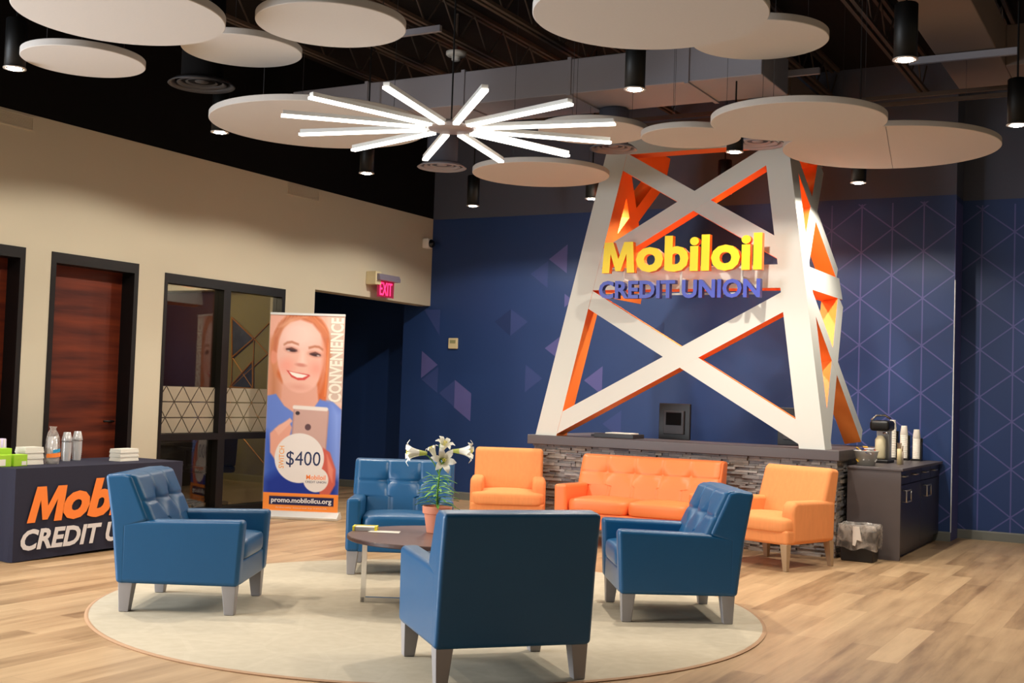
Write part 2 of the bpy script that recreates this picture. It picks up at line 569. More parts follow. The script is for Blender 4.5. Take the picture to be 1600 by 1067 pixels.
# left wall, built around its openings; black painted above 3.87
b = MB()
T = 0.22
def lw(y0, y1, z0, z1, mi=0):
    b.box(X_L - T, X_L, y0, y1, z0, z1, mi)
doors = [(6.20, 7.34), (7.63, 8.70)]
lw(-5, -0.8, 0, 3.87); lw(-0.8, 4.0, 0, 0.15); lw(-0.8, 4.0, 3.2, 3.87); lw(4.0, 6.20, 0, 3.87)  # the gap left here holds the assumed window, out of view
lw(6.20, 7.34, 2.65, 3.87); lw(7.34, 7.63, 0, 3.87); lw(7.63, 8.70, 2.65, 3.87)
lw(8.70, 9.06, 0, 3.87); lw(9.06, 10.97, 2.60, 3.87); lw(10.97, 11.52, 0, 3.87)
lw(11.52, 14.07, 2.65, 3.87)
lw(-5, 14.07, 3.87, H, 1)
struct(b.build('wall_left', [M['cream'], M['black_paint']]))

# back wall: a thick centre panel, set back at both ends
tris = [  # (x,z) outlines, tone
    ([(-7.39, 3.26), (-7.12, 3.45), (-7.12, 3.07)], 1), ([(-7.66, 3.07), (-7.40, 3.24), (-7.40, 2.88)], 2),
    ([(-7.94, 2.60), (-7.94, 2.24), (-7.68, 2.43)], 2), ([(-8.19, 2.43), (-7.945, 2.60), (-7.945, 2.24)], 3),
    ([(-7.41, 2.08), (-7.14, 2.27), (-7.14, 1.90)], 1), ([(-6.82, 1.67), (-6.56, 1.86), (-6.56, 1.49)], 1),
    ([(-7.69, 1.86), (-7.69, 1.49), (-7.43, 1.68)], 2), ([(-9.35, 2.02), (-9.35, 1.64), (-9.08, 1.83)], 1),
    ([(-8.79, 1.63), (-8.52, 1.45), (-8.52, 1.07), (-8.79, 1.25)], 1), ([(-9.04, 1.44), (-8.795, 1.62), (-8.795, 1.26)], 2),
    ([(-9.34, 1.62), (-9.07, 1.80), (-9.07, 1.44)], 2), ([(-9.34, 2.60), (-9.07, 2.60), (-9.07, 2.24)], 2),
    ([(-7.14, 2.62), (-7.14, 2.80), (-7.02, 2.71)], 1), ([(-6.54, 1.12), (-6.28, 1.30), (-6.28, 0.94)], 2),
    ([(-6.0, 2.24), (-5.73, 2.43), (-5.73, 2.06)], 3), ([(-4.62, 3.0), (-4.35, 3.2), (-4.35, 2.82)], 3)]
b = MB()
b.box(-9.68, -2.27, 14.07, 14.9, 0, 3.86, 0)
b.box(-9.68, -2.27, 14.07, 14.9, 3.86, H, 1)
for pts, tone in tris:
    n = len(pts)
    b.add([(x, 14.0688, z) for x, z in pts], [tuple(range(n))], {1: 2, 2: 3, 3: 4}[tone])
struct(b.build('wall_back', [M['paper_a'], M['grey_wall'], M['tri_hi'], M['tri_mid'], M['tri_lo']], recalc=False))
b = MB()
b.box(-2.27, 5, 14.53, 14.9, 0, 3.86, 0); b.box(-2.27, 5, 14.53, 14.9, 3.86, H, 1)
struct(b.build('wall_back_right', [M['paper_b'], M['grey_wall']]))
b = MB()
b.box(-14, -9.68, 14.53, 14.9, 0, 3.86, 0); b.box(-14, -9.68, 14.53, 14.9, 3.86, H, 1)
for pts in ([(-10.05, 1.86), (-9.78, 2.05), (-9.78, 1.68)],):
    b.add([(x, 14.5288, z) for x, z in pts], [(0, 1, 2)], 2)
struct(b.build('wall_back_left', [M['navy'], M['grey_wall'], M['tri_mid']], recalc=False))
b = MB(); b.box(-2.274, -2.264, 14.062, 14.074, 0.1, 2.9)  # corner bead, its white length cut to the stretch that catches light
struct(b.build('trim_1', M['white_bead_lit']))
for nm, x0, x1, y in (('baseboard_back', -9.68, -2.27, 14.07), ('baseboard_back_right', -2.27, 5, 14.53), ('baseboard_back_left', -14, -9.70, 14.53)):
    b = MB(); b.prism([(y - 0.012, 0), (y - 0.012, 0.09), (y - 0.006, 0.105), (y, 0.105), (y, 0)], x0, x1, 'x')
    struct(b.build(nm, M['base_grey']))
b = MB()
for y0, y1 in ((4.0, 6.20), (7.34, 7.63), (8.70, 9.06), (10.97, 11.52)):
    b.box(X_L, X_L + 0.012, y0, y1, 0, 0.10)
struct(b.build('baseboard_left', M['base_grey']))
# corridor and side rooms behind the left wall
b = MB(); b.box(-14, -13.9, 8.4, 14.53, 0, H)
struct(b.build('wall_corridor_end', M['navy']))
b = MB(); b.box(-14, X_L - T, 11.40, 11.52, 0, H)
struct(b.build('wall_corridor_side', M['office_tan']))
b = MB(); b.box(-14, X_L - T, 11.52, 14.53, 3.0, 3.1)
struct(b.build('trim_2', M['black_paint']))
b = MB(); b.box(-14, X_L - T, 8.75, 11.40, 2.95, 3.05)
struct(b.build('trim_3', M['office_white']))
b = MB(); b.box(-14, X_L - T, 8.70, 8.75, 0, 3.05)
struct(b.build('wall_office_near', M['office_tan']))
# right side wall, out of the photograph
b = MB(); b.box(4.9, 5, -5, 14.53, 0, H)
struct(b.build('wall_right', M['cream']))
# assumed tall window frame, unseen, further along the left wall, added with its daylight
b = MB()
for y in (-0.8, 0.8, 2.4, 3.94):
    b.box(X_L - 0.12, X_L - 0.04, y, y + 0.06, 0.15, 3.2)
b.box(X_L - 0.12, X_L - 0.04, -0.8, 4.0, 0.15, 0.21); b.box(X_L - 0.12, X_L - 0.04, -0.8, 4.0, 3.14, 3.2)
struct(b.build('window_assumed', M['black_frame']))

# doors in the left wall
for k, (y0, y1) in enumerate(doors):
    zt = 2.65
    b = MB()
    f = 0.055
    b.box(X_L - T, X_L + 0.008, y0, y0 + f, 0, zt); b.box(X_L - T, X_L + 0.008, y1 - f, y1, 0, zt)
    b.box(X_L - T, X_L + 0.008, y0 + f, y1 - f, zt - 0.10, zt)
    fr = struct(b.build('door_%d' % (k + 1), M['black_frame']))
    b = MB(); b.box(X_L - T + 0.01, X_L - T + 0.055, y0 + f, y1 - f - 0.0, 0.01, zt - 0.10)
    b.build('door_leaf', M['door_wood'], fr)
    b = MB()
    yy = y1 - f - 0.07
    xx = X_L - T + 0.055
    b.tube([(xx, yy, 1.06), (xx + 0.05, yy, 1.06), (xx + 0.055, yy - 0.13, 1.06)], 0.011)
    b.lathe([(0.028, 0), (0.028, 0.012)], (xx, yy, 1.05), 16)
    b.build('door_handle', M['black_metal'], fr, True)

# office window: black frame, two glass panes, frosted triangle film
fr = MB()
def wf(y0, y1, z0, z1):
    fr.box(X_L - 0.13, X_L + 0.008, y0, y1, z0, z1)
wf(9.06, 9.10, 0, 2.6); wf(10.91, 10.97, 0, 2.6); wf(9.10, 10.91, 2.50, 2.6); wf(9.94, 10.05, 0, 2.50); wf(9.10, 9.94, 0, 0.12); wf(10.05, 10.91, 0, 0.12)
wf(9.10, 9.94, 0.86, 0.93); wf(10.05, 10.91, 0.86, 0.93)
win = struct(fr.build('window_1', M['black_frame']))
for y0, y1 in ((9.10, 9.94), (10.05, 10.91)):
    for z0, z1 in ((0.12, 0.86), (0.93, 2.50)):
        b = MB(); b.box(X_L - 0.075, X_L - 0.069, y0, y1, z0, z1)
        b.build('glass_pane', M['glass'], win)


def frosted_film():
    m = bpy.data.materials.new('frosted_film_with_triangle_lines'); m.use_nodes = True
    m.node_tree.nodes.clear()
    out = nd(m, 'ShaderNodeOutputMaterial'); tr = nd(m, 'ShaderNodeBsdfTransparent')
    df = nd(m, 'ShaderNodeBsdfPrincipled'); df.inputs['Base Color'].default_value = rgb(150, 138, 118); df.inputs['Roughness'].default_value = 0.7
    tc = nd(m, 'ShaderNodeTexCoord'); sp = nd(m, 'ShaderNodeSeparateXYZ'); lk(m, tc.outputs['Object'], sp.inputs[0])
    Y = math_node(m, 'SUBTRACT', sp.outputs[1], 9.10); Z = math_node(m, 'SUBTRACT', sp.outputs[2], 0.93)
    s = 0.167
    v = math_node(m, 'DIVIDE', Z, s)
    u = math_node(m, 'DIVIDE', Y, 0.24)
    h = math_node(m, 'MULTIPLY', v, 0.5)
    d1 = math_node(m, 'MULTIPLY', math_node(m, 'PINGPONG', v, 0.5), s)
    d2 = math_node(m, 'MULTIPLY', math_node(m, 'PINGPONG', math_node(m, 'SUBTRACT', u, h), 0.5), 0.2)
    d3 = math_node(m, 'MULTIPLY', math_node(m, 'PINGPONG', math_node(m, 'ADD', u, h), 0.5), 0.2)
    d = math_node(m, 'MINIMUM', d1, math_node(m, 'MINIMUM', d2, d3))
    ln = math_node(m, 'LESS_THAN', d, 0.0065)
    fac = math_node(m, 'SUBTRACT', 0.93, math_node(m, 'MULTIPLY', ln, 0.85))
    mx = nd(m, 'ShaderNodeMixShader')
    lk(m, fac, mx.inputs[0]); lk(m, tr.outputs[0], mx.inputs[1]); lk(m, df.outputs[0], mx.inputs[2]); lk(m, mx.outputs[0], out.inputs[0])
    return m


ff = frosted_film()
for y0, y1 in ((9.10, 9.94), (10.05, 10.91)):
    b = MB(); b.box(X_L - 0.0685, X_L - 0.067, y0, y1, 0.935, 1.43)
    b.build('frosted_film', ff, win)

# inside the office
b = MB(); b.box(-13.9, -10.62, 11.36, 11.40, 0, 2.62)
tag(b.build('wood_wall_panel', M['office_dark']), 'dark red-brown wood panel on the office wall behind the left pane', 'wall panel')
b = MB(); b.box(-13.9, -10.3, 11.1, 11.36, 2.62, 2.93)
tag(b.build('bulkhead', M['office_white']), 'pale bulkhead along the top of the office wall', 'bulkhead')
def tri_frame(pts, label):
    root = thing('triangle_picture', (0, 0, 0), label, 'picture', group='triangle pictures in the office')
    b = MB()
    n = 3
    for i in range(n):
        p = Vector((pts[i][0], 11.385, pts[i][1])); q = Vector((pts[(i + 1) % n][0], 11.385, pts[(i + 1) % n][1]))
        b.tube([p, q], 0.011, 6)
    b.build('frame', M['gold'], root)
    b = MB(); b.prism([(x, z) for x, z in pts], 11.388, 11.398, 'y')
    b.build('photograph', M['photo_dark'], root)
tri_frame([(-10.43, 2.30), (-10.40, 1.80), (-10.06, 2.04)], 'upper black-and-white triangle picture seen through the office glass')
tri_frame([(-10.06, 1.76), (-10.04, 1.42), (-10.42, 1.43)], 'lower black-and-white triangle picture seen through the office glass')
b = MB()
for p, q in (((-10.06, 2.04), (-9.75, 2.3)), ((-10.06, 2.04), (-9.7, 1.75)), ((-10.4, 1.80), (-10.06, 2.04)), ((-10.40, 1.80), (-10.05, 1.43)), ((-10.40, 1.43), (-9.7, 1.95)),
             ((-10.06, 2.04), (-10.05, 1.2)), ((-10.4, 1.8), (-10.4, 1.2)), ((-10.05, 1.43), (-9.7, 1.2)), ((-10.4, 1.0), (-9.8, 0.5)), ((-10.1, 1.2), (-9.7, 0.9))):
    b.tube([(p[0], 11.392, p[1]), (q[0], 11.392, q[1])], 0.007, 6)
tag(b.build('gold_lattice', M['gold']), 'thin gold line lattice around the office triangle pictures', 'wall decoration')
desk = thing('office_desk', (-11.4, 10.6, 0), 'dark office desk behind the lower window panes', 'desk')
b = MB(); b.box(-0.9, 0.9, -0.35, 0.35, 0.71, 0.75); b.build('desk_top', M['black_plastic'], desk)
b = MB(); b.box(-0.88, -0.84, -0.33, 0.33, 0, 0.71); b.box(0.84, 0.88, -0.33, 0.33, 0, 0.71); b.box(-0.84, 0.84, 0.29, 0.33, 0.2, 0.71); b.build('desk_panel', M['black_plastic'], desk)
ch = thing('office_chair', (-10.15, 10.75, 0), 'black office chair seen through the lower window pane', 'chair', math.radians(70))
b = MB(); b.prism([(-0.25, 0.50), (-0.30, 0.98), (-0.24, 1.0), (-0.18, 0.5)], -0.26, 0.26, 'x'); b.build('backrest', M['black_plastic'], ch, bevel=0.02)
b = MB(); b.box(-0.26, 0.26, -0.25, 0.25, 0.42, 0.50); b.build('seat', M['black_plastic'], ch, bevel=0.03)
b = MB(); b.tube([(0, 0, 0.06), (0, 0, 0.42)], 0.03)
for k in range(5):
    a = k * 2 * math.pi / 5
    b.tube([(0, 0, 0.09), (0.3 * math.cos(a), 0.3 * math.sin(a), 0.04)], 0.02)
b.build('base', M['black_metal'], ch)
for s_ in (-1, 1):
    b = MB(); b.box(s_ * 0.27 - 0.02, s_ * 0.27 + 0.02, -0.2, 0.18, 0.68, 0.71); b.box(s_ * 0.27 - 0.015, s_ * 0.27 + 0.015, -0.05, 0.0, 0.46, 0.68); b.build('armrest', M['black_plastic'], ch)
li = bpy.data.lights.new('office_point_light', 'POINT'); li.energy = 42; li.color = (1, 0.85, 0.6); li.shadow_soft_size = 0.15  # unseen point light brightening the office; no fixture is built
lo = bpy.data.objects.new('office_point_light', li); COL.objects.link(lo); lo.location = (-10.6, 9.9, 2.7)

# exit sign on the left wall
ex = thing('exit_sign', (X_L, 12.72, 2.64), 'red lit exit sign on the cream wall above the corridor opening', 'exit sign')
b = MB(); b.box(0, 0.16, -0.18, -0.06, 0.17, 0.34); b.build('wall_mount', M['beige_plastic'], ex, bevel=0.01)
b = MB(); b.prism([(0.05, 0.23), (0.05, 0.29), (0.09, 0.31), (0.19, 0.31), (0.21, 0.27), (0.21, 0.23)], -0.16, 0.30, 'y')
b.build('housing', newmat('exit_housing_grey', rgb(120, 112, 128), 0.5), ex)
b = MB(); b.box(0.125, 0.137, -0.10, 0.26, 0.02, 0.23); b.build('lit_panel', M['red_panel'], ex)
V, F, MI = text_mesh('EXIT', 0.27, 0.165, 0.004, 0.0)
mesh_obj('lettering', place(V, (0.1375, -0.055, 0.045), (0, 1, 0), (0, 0, 1), (1, 0, 0)), F, MI, [M['red_led'], M['red_led']], ex)
# security camera
sc_ = thing('security_camera', (X_L, 13.86, 3.50), 'white dome security camera high on the cream wall by the corner', 'camera')
b = MB(); b.box(0, 0.10, -0.06, 0.06, -0.07, 0.07); b.build('housing', M['white_plastic'], sc_, bevel=0.02)
b = MB(); b.lathe([(0.001, 0.055), (0.035, 0.045), (0.055, 0.02), (0.06, 0)], (0, 0, 0), 20)
o = b.build('dome_lens', M['screen'], sc_, True); o.rotation_euler = (math.radians(10), math.radians(80), 0); o.location = (0.10, 0.02, 0)
# flat air grilles at the top of the cream wall
for y0, y1, lab in ((6.75, 7.36, 'cream air grille at the top of the wall near the left picture edge'), (10.92, 11.52, 'cream air grille at the top of the wall above the office window')):
    gr_ = thing('wall_grille', (X_L, y0, 3.72), lab, 'air grille', group='cream air grilles on the left wall')
    W_ = y1 - y0
    b = MB(); b.box(0, 0.012, 0, W_, 0, 0.014); b.box(0, 0.012, 0, W_, 0.116, 0.13); b.box(0, 0.012, 0, 0.014, 0.014, 0.116); b.box(0, 0.012, W_ - 0.014, W_, 0.014, 0.116)
    b.build('frame', M['cream'], gr_)
    b = MB()
    for k in range(7):
        b.box(0.001, 0.008, 0.014, W_ - 0.014, 0.018 + k * 0.014, 0.026 + k * 0.014)
    b.build('louvres', M['cream'], gr_)
# thermostat
th = thing('thermostat', (-8.83, 14.07, 2.13), 'small beige thermostat on the navy wall', 'thermostat')
b = MB(); b.box(-0.075, 0.075, -0.03, 0, -0.075, 0.075); b.build('housing', M['beige_plastic'], th, bevel=0.01)
b = MB(); b.box(-0.045, 0.045, -0.032, -0.030, 0.0, 0.045); b.build('display', newmat('lcd_display', rgb(150, 150, 110), 0.3), th)

# ------------------------------------------------------------------ rug
b = MB(); b.lathe([(2.235, 0.0), (2.24, 0.006), (2.225, 0.010), (2.215, 0.010)], (0, 0, 0), 128, 1)
b.lathe([(2.215, 0.010), (0.0001, 0.0102)], (0, 0, 0), 128, 0)
o = b.build('round_rug', [M['rug'], newmat('rug_binding', rgb(176, 138, 104), 0.8)]); o.location = (-4.49, 6.99, 0)
tag(o, 'large round cream rug under the blue armchairs', 'rug')
RZ = 0.0105

# ------------------------------------------------------------------ ceiling: joists, ducts, discs, lamps
def joist(x):
    b = MB()
    for dx in (-0.035, 0.035):
        b.box(x + dx - 0.018, x + dx + 0.018, -4.9, 14.0, 5.00, 5.035)
        b.box(x + dx - 0.018, x + dx + 0.018, -4.9, 14.0, 5.36, 5.40)
    y = -4.8
    k = 0
    while y < 13.9:
        z0, z1 = (5.02, 5.38) if k % 2 == 0 else (5.38, 5.02)
        b.tube([(x, y, z0), (x, y + 0.3, z1)], 0.010, 5)
        y += 0.3; k += 1
    o = b.build('roof_joist', M['steel_dark'])
    tag(o, 'open-web steel joist running towards the navy wall under the dark roof', 'joist', 'open-web steel roof joists')
for x in (-8.16, -7.32, -6.48, -5.60, -4.62, -3.64, -2.62, -1.6, -0.6):
    joist(x)

d = thing('air_duct', (0, 0, 0), 'long grey rectangular duct crossing behind the starburst lamp', 'duct')
b = MB(); b.box(-8.6, -3.3, 10.2, 11.0, 4.36, 4.70); b.build('duct_body', M['duct'], d, bevel=0.01)
for x in (-7.6, -6.4, -5.2, -4.0):
    b = MB(); b.box(x - 0.02, x + 0.02, 10.185, 11.015, 4.345, 4.715); b.build('seam_flange', M['duct'], d)
d = thing('air_duct', (0, 0, 0), 'brownish duct running to the back above the tower', 'duct')
b = MB(); b.box(-4.25, -3.70, 7.0, 13.9, 4.72, 4.98); b.build('duct_body', M['duct_warm'], d, bevel=0.01)
for y in (8.2, 9.6, 11.2, 12.4):
    b = MB(); b.box(-4.265, -3.685, y - 0.02, y + 0.02, 4.705, 4.995); b.build('seam_flange', M['duct_warm'], d)
d = thing('air_duct', (0, 0, 0), 'brownish duct with a side branch at the upper right', 'duct')
b = MB(); b.box(-1.98, -1.47, 5.0, 12.3, 4.60, 4.98); b.build('duct_body', M['duct_warm'], d, bevel=0.01)
b = MB(); b.box(-1.47, 4.6, 11.6, 12.3, 4.60, 4.98); b.build('branch', M['duct_warm'], d, bevel=0.01)
def rod(x0, x1, y, z, label):
    b = MB(); b.box(x0, x1, y - 0.02, y + 0.02, z - 0.03, z + 0.03)
    tag(b.build('strut_channel', M['duct']), label, 'strut')
rod(-5.6, -3.1, 11.35, 4.66, 'grey strut channel crossing under the duct beside the tower')
rod(-2.2, -1.3, 11.0, 4.56, 'grey strut channel crossing under the upper right duct')
rod(-7.6, -6.3, 9.6, 4.96, 'grey strut channel under the joists left of the white ceiling dome')
b = MB(); b.box(-6.2, -1.0, 12.6, 12.64, 4.64, 4.68)
b.box(-6.2, -1.0, 12.9, 12.94, 4.64, 4.68)
tag(b.build('pipe_rack', M['steel_dark']), 'pair of thin dark rails crossing above the tower top', 'rail')

# smoke dome
sd = thing('ceiling_dome', (-6.65, 10.44, 4.99), 'white round ceiling dome beside the starburst cable', 'detector')
b = MB(); b.lathe([(0.105, 0.0), (0.105, -0.03), (0.09, -0.045), (0.0001, -0.047)], (0, 0, 0), 32); b.build('base', M['white_plastic'], sd, True)
b = MB(); b.lathe([(0.045, -0.045), (0.045, -0.085), (0.03, -0.095), (0.0001, -0.096)], (0, 0, 0), 24); b.build('sensor', M['white_plastic'], sd, True)
b = MB(); b.lathe([(0.02, 0.0), (0.02, 0.4)], (0, 0, 0), 12); b.build('mounting_stem', M['steel_dark'], sd)

def overhead(x, y):
    """what a wire or rod hangs from at this spot"""
    if -8.62 < x < -3.28 and 10.18 < y < 11.02:
        return 4.345
    if -4.27 < x < -3.68 and 7.0 < y < 13.9:
        return 4.705
    if -1.98 < x < -1.47 and 5 < y < 12.3:
        return 4.60
    return H

def diffuser(x, y, z, r, label, mat='dark_metal', neck=None, top=None):
    neck = neck or r * 0.62
    top = top or overhead(x, y)
    root = thing('round_diffuser', (x, y, z), label, 'air diffuser', group='round ceiling air diffusers')
    for k, (ra, rb) in enumerate(((1.0, 0.82), (0.74, 0.56), (0.48, 0.30))):
        b = MB(); zz = k * 0.012
        b.lathe([(r * ra, zz), (r * rb, zz + 0.035), (r * rb * 0.97, zz + 0.03), (r * ra * 0.97, zz - 0.006)], (0, 0, 0), 40, close=True)
        b.build('cone_ring', M[mat], root, True)
    b = MB(); b.lathe([(0.0001, 0.02), (r * 0.2, 0.025), (r * 0.22, 0.04), (0.0001, 0.045)], (0, 0, 0), 24); b.build('centre_plate', M[mat], root, True)
    b = MB(); b.lathe([(neck, 0.03), (neck, top - z)], (0, 0, 0), 32); b.build('drop_duct', M['black_paint' if mat == 'dark_metal' else 'grey_wall'], root, True)
diffuser(-7.04, 7.21, 3.9, 0.27, 'dark round air diffuser in front of the black upper left wall')
diffuser(-7.10, 10.94, 3.9, 0.27, 'grey round air diffuser below the duct, under the starburst lamp', 'duct')
diffuser(-5.04, 10.90, 3.95, 0.24, 'grey round air diffuser partly hidden left of the tower top', 'duct')
diffuser(-3.65, 11.21, 3.96, 0.265, 'grey round air diffuser at the top of the right tower leg', 'duct', 0.1, 4.70)

def disc(x, y, z, r, label, seam=0):
    k = (z - 1.48) / (3.6 - 1.48)
    root = thing('acoustic_disc', (x * k, y * k, z), label, 'acoustic panel', group='round white acoustic discs under the ceiling')
    r *= k
    b = MB(); t = 0.05
    b.lathe([(0.0001, 0), (r - 0.004, 0), (r, 0.004), (r, t - 0.004), (r - 0.004, t), (0.0001, t)], (0, 0, 0), 128)
    b.build('panel', M['disc'], root)
    if seam:
        b = MB(); b.box(-r + 0.01, r - 0.01, -0.002, 0.002, -0.0008, 0.0); o_ = b.build('seam', M['dark_metal'], root); o_.rotation_euler = (0, 0, math.radians(seam))
    for a in (0.4, 2.5, 4.6):
        wx, wy = 0.7 * r * math.cos(a), 0.7 * r * math.sin(a)
        b = MB(); b.tube([(wx, wy, t), (wx, wy, overhead(x * k + wx, y * k + wy) - z)], 0.002, 4)
        b.build('hanging_wire', M['dark_metal'], root)
    return root
disc(-5.46, 4.91, 3.55, 0.60, 'very large acoustic disc cut by the top left edge of the picture')
disc(-6.49, 5.54, 3.75, 0.40, 'small acoustic disc at the far left above the cream wall')
disc(-5.29, 5.76, 3.95, 0.38, 'small acoustic disc tucked behind two larger ones at upper left')
disc(-4.42, 5.56, 3.65, 0.44, 'medium acoustic disc at the top, left of the starburst cable')
disc(-2.63, 6.12, 3.55, 0.655, 'large acoustic disc at the top edge right of centre')
disc(-2.22, 6.80, 3.90, 0.40, 'shaded acoustic disc peeking out behind the large top one')
disc(-6.21, 7.71, 3.62, 0.88, 'wide tan-lit acoustic disc behind the left half of the starburst lamp')
disc(-4.21, 8.71, 3.78, 0.445, 'acoustic disc behind the right tips of the starburst lamp')
disc(-5.50, 10.24, 3.65, 0.665, 'acoustic disc below the starburst lamp, left of the tower')
disc(-3.55, 9.17, 3.66, 0.405, 'acoustic disc hanging in front of the tower top beam')
disc(-2.60, 8.94, 3.58, 0.655, 'acoustic disc with a bright rim right of the tower top')
disc(-2.17, 10.13, 3.78, 0.865, 'largest right-hand acoustic disc with a seam across it', 100)

def pendant(x, y, label, power=120):
    z = 3.70
    root = thing('pendant_light', (x, y, z), label, 'ceiling lamp', group='black cylinder lamps under the ceiling')
    b = MB(); b.lathe([(0.074, 0.004), (0.074, 0.36), (0.066, 0.368), (0.0001, 0.368)], (0, 0, 0), 32)
    b.lathe([(0.07, 0.004), (0.055, 0.035), (0.0001, 0.036)], (0, 0, 0), 32)
    b.build('lamp_housing', M['black_metal'], root, True)
    b = MB(); b.lathe([(0.080, 0.0), (0.080, 0.008), (0.062, 0.008), (0.058, 0.0)], (0, 0, 0), 40, close=True); b.build('trim_ring', M['trim_ring'], root, True)
    b = MB(); b.lathe([(0.048, 0.001), (0.045, -0.004), (0.0001, -0.009)], (0, 0, 0), 24); b.build('lamp_lens', M['lens'], root, True)
    b = MB(); b.tube([(0, 0, 0.36), (0, 0, overhead(x, y) - z)], 0.008, 8); b.build('hanging_rod', M['black_metal'], root)
    for nm_, pw_, cone, bl in (('pendant_beam', 0.52, 112, 0.6), ('pendant_spill', 0.64, 158, 0.22)):
      li = bpy.data.lights.new(nm_, 'SPOT'); li.energy = power * pw_; li.color = (1.0, 0.92, 0.80)
      li.spot_size = math.radians(cone); li.spot_blend = bl; li.shadow_soft_size = 0.04
      lo = bpy.data.objects.new(nm_, li); COL.objects.link(lo); lo.parent = root; lo.location = (0, 0, -0.02)
P_ = [(-7.43, 5.73, 'cylinder lamp at the far left edge under the small disc'),
      (-7.52, 7.95, 'cylinder lamp at the left tip of the wide tan disc'),
      (-7.45, 10.05, 'cylinder lamp below the wide disc, nearer the cream wall'),
      (-7.50, 12.27, 'cylinder lamp left of the disc below the starburst, near the back corner'),
      (-5.90, 12.23, 'cylinder lamp just left of the tower, beside its leg'),
      (-4.38, 12.36, 'cylinder lamp seen inside the tower frame'),
      (-2.90, 12.15, 'cylinder lamp right of the tower under the largest disc'),
      (-3.56, 10.29, 'cylinder lamp in front of the tower top beam'),
      (-3.51, 7.93, 'black cylinder lamp in front of the grey duct, right of the starburst'),
      (-1.60, 7.88, 'brightest cylinder lamp at upper right'),
      (-1.18, 10.04, 'cylinder lamp at the right edge of the picture')]
for x, y, l in P_:
    pendant(x, y, l)
# assumed lamps continuing the grid, unseen, over the camera's end of the room
for x, y in ((-5.5, 3.6), (-7.4, 3.5)):
    pendant(x, y, 'assumed cylinder lamp over the near end of the room, above the picture')

# starburst lamp
sb = thing('starburst_lamp', (-4.51, 7.05, 3.30), 'starburst lamp of twelve glowing bars hanging over the rug', 'chandelier')
b = MB(); b.lathe([(0.0001, 0.0), (0.15, 0.0), (0.17, 0.012), (0.17, 0.035), (0.15, 0.045), (0.0001, 0.045)], (0, 0, 0), 40)
b.build('hub', newmat('lamp_hub_grey', rgb(150, 140, 140), 0.4, 0.4), sb, True)
b = MB(); b.tube([(0, 0, 0.04), (0, 0, H - 3.30)], 0.006, 8); b.build('hanging_cable', M['black_metal'], sb)
angs = [-177, -141, -103, -74, -43, -15, 12, 39, 72, 103, 134, 161]
for k in range(12):
    a = math.radians(12.3 + 30 * k)
    ca, sa = math.cos(a), math.sin(a)
    def R_(r, t, z):
        return (r * ca - t * sa, r * sa + t * ca, z)
    b = MB(); w = 0.021
    b.hexa([R_(0.16, -w, 0.012), R_(1.16, -w, 0.012), R_(1.16, w, 0.012), R_(0.16, w, 0.012)], [R_(0.16, -w, 0.04), R_(1.16, -w, 0.04), R_(1.16, w, 0.04), R_(0.16, w, 0.04)])
    bar = b.build('lamp_bar', M['banner_rail'], sb)
    b = MB()
    b.hexa([R_(0.19, -w, -0.004), R_(1.17, -w, -0.004), R_(1.17, w, -0.004), R_(0.19, w, -0.004)], [R_(0.19, -w * 1.05, 0.012), R_(1.17, -w * 1.05, 0.012), R_(1.17, w * 1.05, 0.012), R_(0.19, w * 1.05, 0.012)])
    b.build('light_diffuser', M['bar_light'], bar)

# ------------------------------------------------------------------ tower on the desk
tw = thing('oil_derrick_tower', (0, 0, 0), 'tall white and orange oil derrick tower standing on the stone desk', 'tower')
def lerp(a, b_, t):
    return a + (b_ - a) * t
Z0, ZT = 1.03, 4.42
def corner(side, z):  # outer front corner of the tower
    t = (z - 1.03) / (4.11 - 1.03)
    y = lerp(11.65, 11.92, t)
    return Vector((lerp(-6.215, -5.60, t) if side < 0 else lerp(-3.045, -3.56, t), y, z))
def rear(side, z):
    t = (z - 1.03) / (4.11 - 1.03)
    c = corner(side, z)
    return Vector((c.x, 13.27, z))
nf = Vector((0, -1, 0.0877)).normalized()
LW = 0.255
for side in (-1, 1):
    b = MB()
    c0, c1 = corner(side, Z0), corner(side, ZT)
    dx = Vector((-side * LW, 0, 0)); dy = Vector((0, LW, 0))
    def ring(c):
        return [c, c + dx, c + dx + dy, c + dy]
    bot, top = ring(c0), ring(c1)
    b.add(bot + top, [(3, 2, 1, 0), (4, 5, 6, 7), (0, 1, 5, 4), (1, 2, 6, 5), (2, 3, 7, 6), (3, 0, 4, 7)], [0, 0, 0, 1, 1, 0])
    b.build('tower_leg', [M['white_lam'], M['orange_lam']], tw)
def fpt(u, z):   # u: 0 at left outer corner, 1 at right outer corner, on the front face
    a, c = corner(-1, z), corner(1, z)
    return a.lerp(c, u) + Vector((0, 0.002, 0))
W2 = [M['white_lam'], M['orange_lam']]
def front_beam(p, q, w, name='cross_brace', t=0.16, off=0.0):
    b = MB(); o = Vector((0, off, 0)); b.beam(p + o, q + o, w, nf, t, 0, 1); b.build(name, W2, tw)
uL = lambda z: LW * 0.55 / (corner(1, z).x - corner(-1, z).x)
# top beam and middle belt
front_beam(fpt(0.03, 4.24), fpt(0.97, 4.24), 0.26, 'top_beam')
front_beam(fpt(0.03, 2.74), fpt(0.97, 2.74), 0.24, 'belt_beam')
